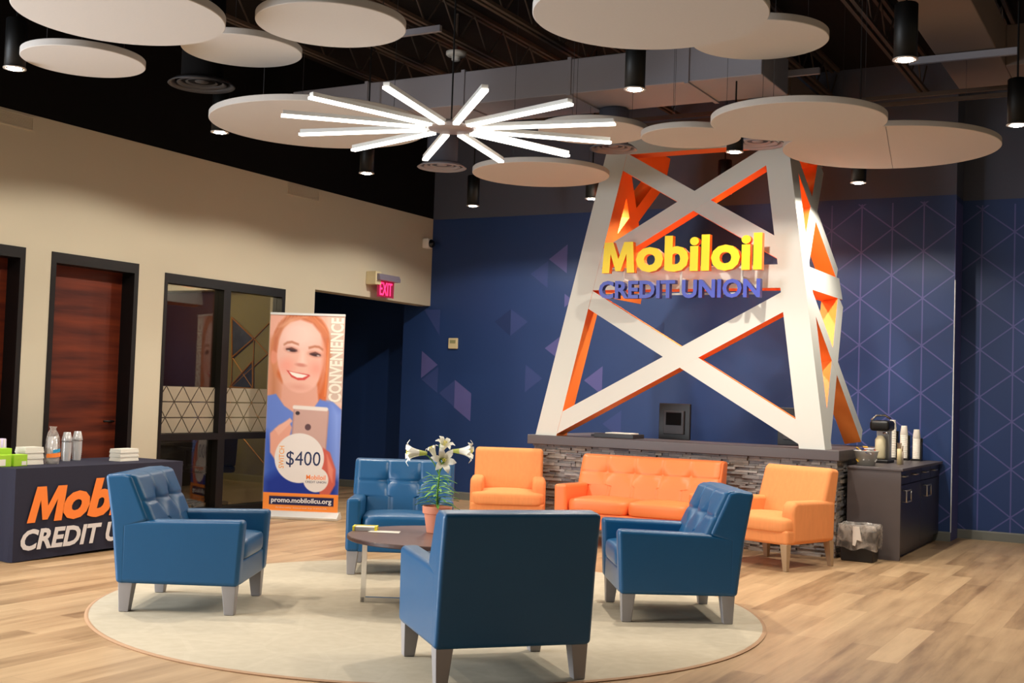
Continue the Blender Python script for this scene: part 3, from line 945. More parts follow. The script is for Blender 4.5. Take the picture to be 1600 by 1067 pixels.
# crosses
def inner(side, z, e=0.06):
    a, c = corner(-1, z), corner(1, z)
    x = a.x + LW - e if side < 0 else c.x - LW + e
    return Vector((x, a.y + 0.003, z))
front_beam(inner(-1, 4.06), inner(1, 3.00), 0.185, off=0.001)
front_beam(inner(-1, 2.92), inner(1, 4.02), 0.185)
front_beam(inner(-1, 2.54, 0.05), inner(1, 1.13, 0.10), 0.19, off=0.001)
front_beam(inner(-1, 1.10, 0.12), inner(1, 2.50, 0.05), 0.19)
# side frames going back
for side in (-1, 1):
    n = Vector((side, 0, 0.18)).normalized()
    def sp(k, z):   # k 0 front, 1 rear
        a, c = corner(side, z) + Vector((0, LW * 0.5, 0)), rear(side, z)
        return a.lerp(c, k) - n * 0.004
    def side_beam(p, q, w, name='side_brace', t=0.18):
        b = MB(); b.beam(p, q, w, n, t, 0, 1); b.build(name, W2, tw)
    side_beam(sp(0, 2.74), sp(1.0, 2.74) , 0.24, 'side_belt')
    side_beam(sp(0, 4.22), sp(0.98, 4.22), 0.26, 'side_top_beam')
    side_beam(sp(0.0, 4.10), sp(0.95, 2.90), 0.19)
    side_beam(sp(0.93, 4.10), sp(0.0, 2.90), 0.19)
    if side > 0:
        side_beam(sp(0.0, 2.62), sp(0.985, 1.14), 0.19)
        side_beam(sp(0.93, 2.60), sp(0.0, 1.10), 0.19)

# sign on the tower
sg = thing('tower_sign', (0, 0, 0), 'yellow and blue letter sign reading Mobiloil CREDIT UNION on the tower', 'sign')
def letters(s, x0, x1, z0, z1, y, depth, mats, bold, sq=1.0, space=1.0):
    V, F, MI = word_mobiloil(x1 - x0, z1 - z0, depth, bold) if s == 'Mobiloil' else text_mesh(s, x1 - x0, z1 - z0, depth, bold, 0.0, space)
    F = [list(f) for f in F]; MI = list(MI)
    isl = islands(V, F)
    items = []
    for g_ in isl:
        vs = sorted({i for k in g_ for i in F[k]})
        xs = V[vs, 0]
        items.append([xs.min(), xs.max(), list(g_)])
    items.sort(key=lambda t: t[0])
    merged = []
    for it in items:
        if merged:
            p = merged[-1]
            ov = min(p[1], it[1]) - max(p[0], it[0])
            if ov > 0.5 * min(p[1] - p[0], it[1] - it[0]):
                p[0] = min(p[0], it[0]); p[1] = max(p[1], it[1]); p[2] += it[2]
                continue
        merged.append(it)
    for it in merged:
        vs = sorted({i for k in it[2] for i in F[k]})
        mp = {v: i for i, v in enumerate(vs)}
        mesh_obj('letter', place(V[vs], (x0, y, z0), (1, 0, 0), (0, 0, 1), (0, -1, 0)), [[mp[i] for i in F[k]] for k in it[2]], [MI[k] for k in it[2]], mats, sg)
letters('Mobiloil', -5.41, -3.675, 2.772, 3.145, 11.58, 0.07, [M['yellow'], M['sign_orange']], 0.035)
letters('CREDIT UNION', -5.44, -3.685, 2.500, 2.690, 11.58, 0.07, [M['sign_blue'], M['sign_blue_edge']], 0.03)
b = MB()
b.box(-5.35, -3.72, 11.585, 11.60, 2.80, 2.82); b.box(-5.40, -3.72, 11.585, 11.60, 2.54, 2.56)
for x in (-5.2, -4.55, -3.9):
    b.box(x - 0.01, x + 0.01, 11.59, 11.80, 2.70, 2.72); b.box(x - 0.01, x + 0.01, 11.587, 11.60, 2.55, 2.82)
b.build('mounting_rail', M['white_lam'], sg)

# ------------------------------------------------------------------ reception desk
dk = thing('reception_desk', (0, 0, 0), 'long stone-faced reception desk with dark top carrying the tower', 'desk')
YF = 11.66
b = MB()
b.box(-6.30, -2.90, YF - 0.04, 12.30, 0.93, 1.03)
b.box(-3.50, -2.90, 12.30, 13.40, 0.93, 1.03)
b.box(-6.30, -5.70, 12.30, 13.40, 0.93, 1.03)
b.build('worktop', M['slab'], dk, bevel=0.006)
b = MB(); b.box(-6.22, -2.96, YF + 0.05, YF + 0.25, 0, 0.93); b.box(-3.16, -2.96, YF + 0.25, 13.35, 0, 0.93); b.box(-6.22, -6.02, YF + 0.25, 13.35, 0, 0.93)
b.build('desk_body', M['cab'], dk)
b = MB(); b.box(-6.02, -3.16, 12.32, 12.95, 0.70, 0.74); b.build('inner_desk', M['slab'], dk)
b = MB()
z = 0.0
rnd = random.Random(3)
while z < 0.925:
    h = min(rnd.choice((0.018, 0.022, 0.028, 0.036)), 0.929 - z)
    x = -6.25 - rnd.random() * 0.1
    while x < -2.93:
        l = rnd.uniform(0.05, 0.22)
        xa, xb = max(x, -6.25), min(x + l, -2.93)
        if xb - xa > 0.02 and h > 0.01:
            dpt = rnd.uniform(0.0, 0.036)
            tw_ = rnd.uniform(-0.006, 0.006)
            mi = rnd.choices((0, 1, 2, 3), (4, 3, 2, 2))[0]
            yb = YF + 0.05
            b.hexa([(xa, YF + dpt + tw_, z), (xb - 0.002, YF + dpt - tw_, z), (xb - 0.002, yb, z), (xa, yb, z)],
                   [(xa, YF + dpt + tw_ + 0.004, z + h - 0.002), (xb - 0.002, YF + dpt - tw_ + 0.003, z + h - 0.002), (xb - 0.002, yb, z + h - 0.002), (xa, yb, z + h - 0.002)], mi)
        x += l
    for sx, x0 in ((1, -2.96), (-1, -6.22)):
        y = YF + 0.03
        while y < 12.4:
            l = rnd.uniform(0.09, 0.3)
            o_ = rnd.uniform(0.01, 0.035)
            if h > 0.01:
                b.box(min(x0, x0 + sx * o_), max(x0, x0 + sx * o_), y, min(y + l, 12.45) - 0.002, z, z + h - 0.002, rnd.choice((0, 1, 2)))
            y += l
    z += h
b.build('ledger_stone_facing', M['stones'], dk)

def monitor(x, y, label, rz=0.0):
    root = thing('desk_monitor', (x, y, 0.74), label, 'monitor', rz, group='black monitors behind the desk')
    b = MB(); b.lathe([(0.12, 0), (0.12, 0.015), (0.0001, 0.016)], (0, 0, 0), 24); b.box(-0.03, 0.03, 0.0, 0.03, 0.01, 0.40)
    b.build('stand', M['black_plastic'], root)
    b = MB(); b.box(-0.185, 0.185, -0.02, 0.02, 0.28, 0.68); b.build('casing', M['black_plastic'], root, bevel=0.008)
    b = MB(); b.prism([(-0.12, 0.34), (0.12, 0.34), (0.12, 0.60), (-0.12, 0.60)], -0.045, -0.02, 'y'); b.build('rear_cover', M['dark_metal'], root, bevel=0.006)
    b = MB(); b.box(-0.09, 0.09, -0.048, -0.044, 0.44, 0.58); b.build('mount_plate', M['black_paint'], root)
monitor(-4.97, 12.6, 'black monitor back standing behind the desk in the middle of the tower')
monitor(-3.62, 12.62, 'black monitor half hidden behind the right tower leg')
tr_ = thing('paper_tray', (-5.36, 11.97, 1.03), 'flat dark tray with white papers on the desk top', 'tray')
b = MB(); b.box(-0.23, 0.23, -0.15, 0.15, 0, 0.045); b.build('tray_body', M['dark_metal'], tr_, bevel=0.006)
b = MB(); b.box(-0.12, 0.18, -0.10, 0.11, 0.0455, 0.056); b.build('papers', M['cardwhite'], tr_)
b = MB(); b.box(-5.72, -5.62, 12.02, 12.15, 1.03, 1.055)
tag(b.build('card_box', M['dark_metal']), 'small dark box beside the left tower leg on the desk top', 'box')

# ------------------------------------------------------------------ coffee cabinet
cb = thing('coffee_cabinet', (0, 0, 0), 'charcoal coffee cabinet with drawers against the navy wall', 'cabinet')
b = MB(); b.box(-2.885, -2.38, 11.90, 11.93, 0, 0.88); b.box(-2.885, -2.42, 11.93, 14.05, 0.08, 0.855); b.box(-3.1, -2.885, 13.42, 14.05, 0, 0.855)
b.box(-2.885, -2.45, 11.93, 14.05, 0, 0.08)
b.build('cabinet_body', M['cab'], cb)
b = MB(); b.box(-2.885, -2.36, 11.885, 14.05, 0.855, 0.88); b.box(-3.1, -2.885, 13.42, 14.05, 0.855, 0.88); b.build('counter_top', M['slab'], cb, bevel=0.004)
def uhandle(y0, y1, z, vert=0.0):
    h = MB()
    if vert:
        h.tube([(-2.398, y0, z), (-2.36, y0, z), (-2.36, y0, z - vert), (-2.398, y0, z - vert)], 0.007, 6)
        h.tube([(-2.36, y0, z), (-2.36, y1, z)], 0.007, 6); h.tube([(-2.36, y0, z - vert), (-2.36, y1, z - vert)], 0.007, 6); h.tube([(-2.36, y1, z), (-2.36, y1, z - vert)], 0.007, 6)
    else:
        h.tube([(-2.398, y0, z), (-2.362, y0 + 0.01, z), (-2.362, y1 - 0.01, z), (-2.398, y1, z)], 0.007, 6)
    return h
for k in range(4):
    y0 = 11.94 + k * 0.5275
    b = MB(); b.box(-2.42, -2.398, y0 + 0.005, y0 + 0.522, 0.72, 0.85); dr = b.build('drawer', M['cab_dark'], cb)
    uhandle(y0 + 0.05, y0 + 0.22, 0.80).build('drawer_handle', M['brushed'], dr, True)
for k in range(2):
    y0 = 11.94 + k * 1.055
    b = MB(); b.box(-2.42, -2.398, y0 + 0.005, y0 + 1.05, 0.09, 0.71); dr = b.build('cabinet_door', M['cab_dark'], cb)
    uhandle(y0 + 0.14, y0 + 0.36, 0.66, 0.11).build('door_handle', M['brushed'], dr, True)

CT = 0.88
# candy bowl
bw = thing('clear_bucket', (-2.76, 12.12, CT), 'clear bucket full of coloured creamer and sugar sachets', 'bucket')
b = MB(); b.lathe([(0.0001, 0.002), (0.085, 0.002), (0.115, 0.14), (0.125, 0.145), (0.12, 0.148), (0.108, 0.142), (0.08, 0.008), (0.0001, 0.008)], (0, 0, 0), 32)
b.build('bucket_wall', newmat('frosted_clear_plastic', rgb(214, 214, 206), 0.25, alpha=0.75), bw, True)
rn = random.Random(5)
cols = [newmat('sachet_%d' % i, rgb(*c), 0.5) for i, c in enumerate(((214, 50, 40), (230, 226, 220), (60, 70, 130), (235, 190, 70), (200, 196, 200)))]
b = MB()
for k in range(60):
    a = rn.random() * 6.28; r = 0.10 * math.sqrt(rn.random()); zz = rn.uniform(0.03, 0.17)
    r *= min(1, (0.62 + zz * 2.5))
    c = Vector((r * math.cos(a), r * math.sin(a), zz)); e = Matrix.Rotation(rn.random() * 3.1, 3, 'Z') @ Matrix.Rotation(rn.uniform(-0.9, 0.9), 3, 'X')
    v = [c + e @ Vector((sx * 0.03, sy * 0.018, sz * 0.004)) for sz in (-1, 1) for sx, sy in ((-1, -1), (1, -1), (1, 1), (-1, 1))]
    b.hexa(v[:4], v[4:], rn.randrange(5))
o = b.build('sachets', cols, bw); o['kind'] = 'stuff'
# coffee brewer
cf = thing('coffee_brewer', (-2.79, 12.95, CT), 'black and chrome coffee brewer on the coffee cabinet', 'coffee machine')
b = MB(); b.box(-0.10, 0.10, -0.16, 0.16, 0, 0.035); b.build('base_plate', M['black_plastic'], cf, bevel=0.01)
b = MB(); b.box(-0.07, 0.07, 0.05, 0.16, 0.03, 0.36); b.build('column', M['brushed'], cf, bevel=0.01)
b = MB(); b.box(-0.10, 0.10, -0.15, 0.16, 0.33, 0.44); b.build('brew_head', M['black_plastic'], cf, bevel=0.03)
b = MB(); b.tube([(-0.09, -0.1, 0.44), (-0.05, -0.05, 0.49), (0.03, -0.02, 0.495), (0.08, 0.02, 0.46)], 0.012); b.build('chrome_lid_arm', M['chrome'], cf, True)
b = MB(); b.lathe([(0.0001, 0.0), (0.05, 0), (0.055, 0.02), (0.055, 0.20), (0.03, 0.24), (0.0001, 0.245)], (0, -0.07, 0.04), 24); b.build('flask', newmat('flask_ivory', rgb(226, 214, 176), 0.3), cf, True)
b = MB(); b.tube([(0.04, -0.12, 0.31), (0.09, -0.15, 0.31)], 0.012); b.build('tap', M['chrome'], cf, True)
def slim(name, x, y, label, h, r, mat, cat):
    root = thing(name, (x, y, CT), label, cat)
    return root
for k, (dy, h_, c) in enumerate(((0.0, 0.16, (226, 208, 160)), (0.09, 0.13, (210, 190, 170)))):
    b = MB(); b.lathe([(0.024, 0), (0.024, h_), (0.0001, h_ + 0.002)], (0, 0, 0), 16)
    root = thing('stirrer_tub', (-2.56, 12.70 + dy, CT), ('taller' if k == 0 else 'shorter') + ' thin tub of stirrers beside the coffee brewer', 'tub', group='stirrer tubs')
    b.build('tub', newmat('tub_%d' % k, rgb(*c), 0.5), root, True)
    b = MB()
    for j in range(7):
        a = j * 0.9
        b.tube([(0.012 * math.cos(a), 0.012 * math.sin(a), h_ * 0.5), (0.02 * math.cos(a), 0.02 * math.sin(a), h_ + 0.06)], 0.0025, 5)
    b.build('stirrers', M['leg_tan'], root)
def cup_stack(x, y, h, label):
    root = thing('cup_dispenser', (x, y, CT), label, 'cup stack', group='white paper cup stacks on the coffee cabinet')
    prof = [(0.030, 0.02)]
    n = 12
    for i in range(n):
        zz = 0.02 + (h - 0.12) * i / n
        prof += [(0.041, zz), (0.041, zz + (h - 0.12) / n * 0.55), (0.038, zz + (h - 0.12) / n * 0.6)]
    prof += [(0.043, h - 0.10), (0.031, h - 0.005), (0.029, h), (0.0001, h)]
    b = MB(); b.lathe(prof, (0, 0, 0), 28); b.build('paper_cups', M['cardwhite'], root, True)
    b = MB(); b.box(-0.055, 0.055, -0.05, 0.07, 0, 0.018); b.box(-0.055, 0.055, 0.05, 0.07, 0.018, h * 0.72); b.box(0.048, 0.055, 0.0, 0.05, 0.018, h * 0.6)
    b.build('holder', M['black_plastic'], root)
cup_stack(-2.86, 13.80, 0.44, 'tallest white cup stack next to the coffee brewer')
cup_stack(-2.735, 13.80, 0.38, 'middle white cup stack on the coffee cabinet')
cup_stack(-2.60, 13.80, 0.345, 'shortest white cup stack at the wall end of the coffee cabinet')

# waste bin
bn = thing('waste_bin', (-2.70, 11.66, 0), 'black waste bin with clear liner in front of the coffee cabinet', 'bin')
b = MB(); w0, w1, hb = 0.15, 0.17, 0.30
b.hexa([(-w0, -0.11, 0), (w0, -0.11, 0), (w0, 0.11, 0), (-w0, 0.11, 0)], [(-w1, -0.13, hb), (w1, -0.13, hb), (w1, 0.13, hb), (-w1, 0.13, hb)])
b.build('bin_body', M['black_plastic'], bn, bevel=0.015)
b = MB()
N = 64
prof = [(0.12, 1.06), (0.20, 1.08), (0.28, 1.05), (0.345, 1.03), (0.35, 0.98), (0.30, 0.95)]
V = []
for k, (z, s_) in enumerate(prof):
    for j in range(N):
        a = 2 * math.pi * j / N
        ca, sa = math.cos(a), math.sin(a)
        q = max(abs(ca) / (w1 + 0.004), abs(sa) / 0.134) ** -1
        ww = 1 + 0.018 * math.sin(9 * a + k) + 0.012 * math.sin(17 * a + 2 * k)
        V.append((q * ca * s_ * ww, q * sa * s_ * ww, z + 0.015 * math.sin(5 * a + 1) * (1 if k == 0 else 0.2)))
F = [(k * N + j, k * N + (j + 1) % N, (k + 1) * N + (j + 1) % N, (k + 1) * N + j) for k in range(len(prof) - 1) for j in range(N)]
b.add(V, F); b.build('clear_liner', M['film'], bn, True)
b = MB(); b.prism([(-0.03, 0.335), (0.03, 0.335), (0.055, 0.20), (0.01, 0.21), (-0.005, 0.15), (-0.03, 0.16)], -0.156, -0.150, 'y')
b.build('liner_fold', newmat('white_liner_fold', rgb(235, 228, 220), 0.5), bn)

# ------------------------------------------------------------------ upholstered seats
def pillow(nx, nz, wfun, zfun, yfront, yback, puff, dimples=(), seams_u=(), seams_v=(), groove=0.008, edge=0.12, topround=0.0):
    """closed cushion; u across, v up; returns MB.  wfun(v) half width, zfun(v) height, yfront/yback(v) surface lines"""
    b = MB()
    fr, bk = [], []
    for j in range(nz + 1):
        v = j / nz
        for i in range(nx + 1):
            u = i / nx * 2 - 1
            eu = 1 - abs(u)
            ev = min(v, 1 - v) * 2
            s_ = min(1, eu / edge) if edge else 1
            t_ = min(1, ev / edge) if edge else 1
            rnd_ = math.sqrt(max(0, 1 - (1 - s_) ** 2)) * math.sqrt(max(0, 1 - (1 - t_) ** 2))
            p = puff * (0.75 * rnd_ + 0.25 * (1 - u * u) * (1 - (2 * v - 1) ** 2))
            for (du, dv, r, dep) in dimples:
                d2 = ((u - du) * wfun(v) / r) ** 2 + ((zfun(v) - zfun(dv)) / r) ** 2
                p -= dep * math.exp(-d2)
            for su in seams_u:
                p -= groove * math.exp(-(((u - su) * wfun(v)) / 0.012) ** 2)
            for sv in seams_v:
                p -= groove * math.exp(-((zfun(v) - zfun(sv)) / 0.012) ** 2)
            fr.append((u * wfun(v), yfront(v) + p, zfun(v)))
            bk.append((u * wfun(v), yback(v), zfun(v)))
    n = nx + 1
    o = len(fr)
    F = []
    for j in range(nz):
        for i in range(nx):
            a = j * n + i
            F.append((a, a + n, a + n + 1, a + 1))
            F.append((o + a, o + a + 1, o + a + n + 1, o + a + n))
    for i in range(nx):
        F.append((i, i + 1, o + i + 1, o + i)); a = nz * n + i; F.append((a + 1, a, o + a, o + a + 1))
    for j in range(nz):
        a = j * n; F.append((a + n, a, o + a, o + a + n)); a = j * n + nx; F.append((a, a + n, o + a + n, o + a))
    b.add(fr + bk, F)
    return b


def seat_pillow(x0, x1, y0, y1, z0, z1, crown, r=0.03, n=16):
    """rounded seat cushion: superellipse-like cross sections"""
    b = MB()
    V = []
    m = 24
    cx_, cy_ = (x0 + x1) / 2, (y0 + y1) / 2
    hx, hy = (x1 - x0) / 2, (y1 - y0) / 2
    hz = (z1 - z0) / 2; cz = (z0 + z1) / 2
    ring = []
    K = 48
    rings = []
    lv = [(-1, 0.90), (-0.93, 0.965), (-0.7, 0.992), (-0.3, 1.0), (0.3, 1.0), (0.7, 0.99), (0.92, 0.955), (1.0, 0.88), (1.03, 0.7), (1.05, 0.4), (1.055, 0.1)]
    for (t, s_) in lv:
        rr = []
        for k in range(K):
            a = 2 * math.pi * (k + 0.5) / K
            ca, sa = math.cos(a), math.sin(a)
            p = 9.0
            q = (abs(ca) ** p + abs(sa) ** p) ** (-1 / p)
            x, y = ca * q, sa * q
            lx = hx - (1 - s_) * min(hx, hy) if s_ > 0.8 else hx * s_
            ly = hy - (1 - s_) * min(hx, hy) if s_ > 0.8 else hy * s_
            cr = crown * max(0, (1 - (x * lx / hx) ** 2) * (1 - (y * ly / hy) ** 2)) if t >= 0.9 else 0
            rr.append((cx_ + x * lx, cy_ + y * ly, cz + min(t, 1.0) * hz + cr))
        rings.append(rr)
    o = 0
    for rr in rings:
        b.v += rr
    for a in range(len(rings) - 1):
        for k in range(K):
            b.f.append([a * K + k, a * K + (k + 1) % K, (a + 1) * K + (k + 1) % K, (a + 1) * K + k]); b.m.append(0)
    b.f.append([k for k in range(K)][::-1]); b.m.append(0)
    b.f.append([(len(rings) - 1) * K + k for k in range(K)]); b.m.append(0)
    return b


def leather_seat(name, label, cat, loc, rz, hw, aw, mat, tufts, ncush, legmat, group=None):
    root = thing(name, loc, label, cat, rz, group)
    # legs
    for sx in (-1, 1):
        for sy in (-1, 1):
            b = MB()
            X, Y = sx * (hw - 0.012), sy * 0.375
            def rc(w, z, ox=0):
                xs = sorted((X, X - sx * w)); ys = sorted((Y, Y - sy * w))
                return [(xs[0], ys[0], z), (xs[1], ys[0], z), (xs[1], ys[1], z), (xs[0], ys[1], z)]
            b.hexa([(p[0] - sx * 0.008, p[1] - sy * 0.008, 0) for p in rc(0.062, 0)], rc(0.092, 0.185))
            b.build('leg', legmat, root, bevel=0.004, seg=1)
    # base between the arms
    b = MB(); b.box(-hw + aw - 0.02, hw - aw + 0.02, -0.36, 0.385, 0.18, 0.335)
    b.build('seat_base', mat, root, bevel=0.015)
    # arms
    for sx in (-1, 1):
        b = MB(); xs = sorted((sx * hw, sx * (hw - aw)))
        b.prism([(0.39, 0.18), (0.412, 0.60), (-0.20, 0.585), (-0.37, 0.572), (-0.37, 0.18)], xs[0], xs[1], 'x')
        b.build('arm', mat, root, bevel=0.030, seg=4)
    # back shell
    b = MB(); b.prism([(-0.39, 0.18), (-0.325, 0.18), (-0.33, 0.53), (-0.195, 0.578), (-0.318, 0.862), (-0.375, 0.874), (-0.487, 0.864), (-0.434, 0.565)], -hw, hw, 'x')
    b.build('backrest', mat, root, bevel=0.026, seg=4)
    # tufted inner back
    zf = lambda v: 0.42 + v * (0.868 - 0.42)
    yf = lambda v: lerp(-0.125, -0.330, v)
    yb = lambda v: lerp(-0.26, -0.36, v)
    def wf_(v):
        z = zf(v)
        return (hw - aw + 0.01) if z < 0.575 else (hw - 0.014)
    us = [-1 + 2 * (k + 1) / (tufts + 1) for k in range(tufts)]
    b = pillow(90 if tufts < 3 else 150, 56, wf_, zf, yf, yb, 0.05, [(u, 0.62, 0.055, 0.034) for u in us], us, (0.62,), 0.010, 0.10)
    b.build('back_cushion', mat, root, True)
    # seat cushions
    w = (hw - aw) * 2 / ncush
    for k in range(ncush):
        x0 = -hw + aw + k * w
        b = seat_pillow(x0 + 0.004, x0 + w - 0.004, -0.15, 0.40, 0.335, 0.462, 0.028)
        b.build('seat_cushion', mat, root, True)
    return root


a1 = leather_seat('armchair', 'blue leather armchair at the left, side view, beside the printed tablecloth', 'armchair', (-5.764, 6.042, RZ), math.radians(-61.6), 0.42, 0.115, M['blue'], 2, 1, M['leg_grey'], 'blue leather armchairs around the coffee table')
dup(a1, (-3.248, 5.656, RZ), math.radians(47.9), 'blue leather armchair in front, seen from behind, nearest the camera')
dup(a1, (-3.113, 7.821, RZ), math.radians(122.9), 'blue leather armchair at the right, showing its dark side, facing left')
dup(a1, (-5.599, 8.216, RZ), math.radians(212.0), 'blue leather armchair behind the lily plant, facing the camera')
leather_seat('sofa', 'bright coral two-seat leather sofa against the stone desk', 'sofa', (-4.706, 11.05, 0), math.radians(183.7), 0.75, 0.13, M['coral'], 4, 2, M['leg_tan'])


def fabric_chair(name, label, loc, rz, hw=0.38):
    root = thing(name, loc, label, 'armchair', rz, 'orange fabric armchairs beside the sofa')
    mat = M['weave']
    for sx in (-1, 1):
        for sy in (-1, 1):
            b = MB()
            X, Y = sx * (hw - 0.03), sy * 0.335
            b.hexa([(X + dx * 0.02 + sx * (0.0), Y + dy * 0.02 - (0.03 if sy < 0 else 0), 0) for dx, dy in ((-1, -1), (1, -1), (1, 1), (-1, 1))],
                   [(X - sx * 0.01 + dx * 0.036, Y + dy * 0.036, 0.235) for dx, dy in ((-1, -1), (1, -1), (1, 1), (-1, 1))])
            b.build('leg', M['leg_tan'], root, bevel=0.003, seg=1)
    b = MB(); b.prism([(-0.37, 0.225), (0.36, 0.225), (0.375, 0.36), (-0.38, 0.36)], -hw, hw, 'x')
    b.build('seat_base', mat, root, bevel=0.03, seg=3)
    b = seat_pillow(-hw + 0.004, hw - 0.004, -0.20, 0.40, 0.335, 0.455, 0.035)
    b.build('seat_cushion', mat, root, True)
    for sx in (-1, 1):
        b = MB(); xs = sorted((sx * (hw + 0.008), sx * (hw - 0.125)))
        b.prism([(0.285, 0.34), (0.30, 0.50), (0.285, 0.575), (0.235, 0.605), (-0.15, 0.600), (-0.38, 0.585), (-0.37, 0.232), (0.285, 0.232)], xs[0], xs[1], 'x')
        b.build('arm', mat, root, bevel=0.038, seg=4)
    b = MB(); b.prism([(-0.375, 0.235), (-0.25, 0.24), (-0.16, 0.45), (-0.31, 0.87), (-0.35, 0.887), (-0.475, 0.872), (-0.42, 0.58)], -hw + 0.015, hw - 0.015, 'x')
    b.build('backrest', mat, root, bevel=0.04, seg=4)
    return root


o2 = fabric_chair('fabric_armchair', 'orange fabric armchair at the right end of the stone desk', (-3.271, 10.85, 0), math.radians(161.9))
dup(o2, (-6.20, 11.05, 0), math.radians(209), 'orange fabric armchair left of the coral sofa, facing the camera')

# ------------------------------------------------------------------ coffee table, lily, leaflets
ct = thing('coffee_table', (-4.51, 7.04, RZ), 'round walnut coffee table with chrome loop legs on the rug', 'table', math.radians(29.3))
b = MB(); b.lathe([(0.0001, 0.440), (0.600, 0.440), (0.605, 0.445)], (0, 0, 0), 96, 1)
b.lathe([(0.605, 0.445), (0.605, 0.463), (0.600, 0.468)], (0, 0, 0), 96, 1); b.lathe([(0.600, 0.468), (0.0001, 0.4685)], (0, 0, 0), 96, 0)
b.build('tabletop', [M['table_wood'], M['table_edge']], ct)
for s_ in (-1, 1):
    b = MB()
    yy = s_ * 0.0
    t, w = 0.034, 0.034
    x0, x1 = (-0.50, 0.50)
    if s_ < 0:
        b.box(x0, x0 + t, -w / 2, w / 2, 0.0, 0.44); b.box(x1 - t, x1, -w / 2, w / 2, 0.0, 0.44); b.box(x0, x1, -w / 2, w / 2, 0, t); b.box(x0, x1, -w / 2, w / 2, 0.44 - t, 0.44)
    else:
        b.box(-w / 2, w / 2, x0, x0 + t, 0.0, 0.44); b.box(-w / 2, w / 2, x1 - t, x1, 0.0, 0.44); b.box(-w / 2, w / 2, x0, -w / 2, 0, t); b.box(-w / 2, w / 2, w / 2, x1, 0, t)
    b.build('loop_leg', M['chrome'], ct)
TZ = RZ + 0.4685

br_ = thing('brochure_box', (-5.04, 6.95, TZ), 'clear box of leaflets with yellow ends lying on the coffee table', 'box', math.radians(29))
b = MB(); b.box(-0.085, -0.070, -0.055, 0.055, 0, 0.03); b.box(0.070, 0.085, -0.055, 0.055, 0, 0.03); b.box(-0.07, 0.07, 0.045, 0.055, 0, 0.03)
b.build('yellow_ends', M['yellow_card'], br_)
b = MB()
for k in range(5):
    b.box(-0.068, 0.068, -0.050, 0.043, 0.002 + k * 0.005, 0.006 + k * 0.005, k % 2)
b.build('leaflets', [M['cardwhite'], M['sachet'] if 'sachet' in M else newmat('leaflet_grey', rgb(170, 160, 170), 0.5)], br_)
b = MB(); b.add([(0, 0, 0.001), (0.22, 0.02, 0.001), (0.20, 0.13, 0.001), (0.0, 0.10, 0.001), (0, 0, 0.003), (0.22, 0.02, 0.003), (0.20, 0.13, 0.003), (0.0, 0.10, 0.003)],
                [(3, 2, 1, 0), (4, 5, 6, 7), (0, 1, 5, 4), (1, 2, 6, 5), (2, 3, 7, 6), (3, 0, 4, 7)])
o = b.build('paper_leaflet', M['cardwhite']); o.location = (-4.955, 6.86, TZ); o.rotation_euler = (0, 0, math.radians(18))
tag(o, 'white leaflet lying beside the yellow-ended box on the coffee table', 'leaflet')

pl = thing('potted_lily', (-4.60, 7.19, TZ), 'white trumpet lily plant in a terracotta pot on the coffee table', 'plant', math.radians(29.3))
b = MB(); b.lathe([(0.0001, 0), (0.070, 0), (0.092, 0.135), (0.103, 0.135), (0.106, 0.185), (0.097, 0.187), (0.094, 0.165), (0.0001, 0.163)], (0, 0, 0), 40)
b.build('pot', M['terracotta'], pl, bevel=0.003)
b = MB(); b.lathe([(0.094, 0.160), (0.06, 0.168), (0.0001, 0.170)], (0, 0, 0), 24); b.build('soil', M['soil'], pl)
PT = (0.0, 0.0, 0.0)
main = [(0, 0, 0.165), (-0.005, 0, 0.27), (0.002, 0.0, 0.36), (0.006, 0, 0.43), (0.012, 0, 0.50)]
b = MB(); b.tube(main, [0.009, 0.008, 0.007, 0.0065, 0.005], 8)
b.tube([(0.004, 0, 0.40), (-0.03, -0.01, 0.48), (-0.075, -0.02, 0.535), (-0.10, -0.03, 0.545)], 0.0045, 6)
b.tube([(0.006, 0, 0.42), (0.04, 0.01, 0.50), (0.075, 0.02, 0.56), (0.09, 0.02, 0.562)], 0.0045, 6)
b.tube([(0.006, 0, 0.42), (0.02, -0.03, 0.48), (0.03, -0.05, 0.50)], 0.0045, 6)
b.tube([(0.006, 0, 0.42), (0.01, 0.01, 0.50), (-0.005, 0.0, 0.53)], 0.0045, 6)
b.build('stem', M['stem'], pl, True)
rl = random.Random(11)
def leaf(base, az, length, lift, droop, w, dark):
    b = MB(); n = 8; V = []; F = []
    for i in range(n + 1):
        t = i / n
        r = length * t
        z = base[2] + lift * t - droop * t * t
        ww = w * math.sin(math.pi * min(1, (t * 0.92 + 0.08))) ** 0.7 * (1 if t < 0.98 else 0.1)
        c = Vector((base[0] + r * math.cos(az), base[1] + r * math.sin(az), z))
        sd = Vector((-math.sin(az), math.cos(az), 0))
        V += [tuple(c - sd * ww + Vector((0, 0, 0.004))), tuple(c), tuple(c + sd * ww + Vector((0, 0, 0.004)))]
    for i in range(n):
        F += [(i * 3, i * 3 + 1, i * 3 + 4, i * 3 + 3), (i * 3 + 1, i * 3 + 2, i * 3 + 5, i * 3 + 4)]
    b.add(V, F); b.build('leaf', M['leaf_dark' if dark else 'leaf'], pl, True)
for k in range(40):
    z = 0.185 + 0.215 * (k / 40) ** 1.1
    az = k * 2.4
    L_ = 0.165 * (1 - 0.35 * k / 40) + rl.random() * 0.02
    leaf((0, 0, z), az, L_, rl.uniform(0.02, 0.05), rl.uniform(0.03, 0.07), 0.012, k < 14)
leaf((0, 0, 0.35), math.pi * 0.98, 0.09, 0.10, 0.03, 0.009, False)
leaf((0, 0, 0.40), 0.6, 0.10, -0.01, 0.06, 0.009, False)
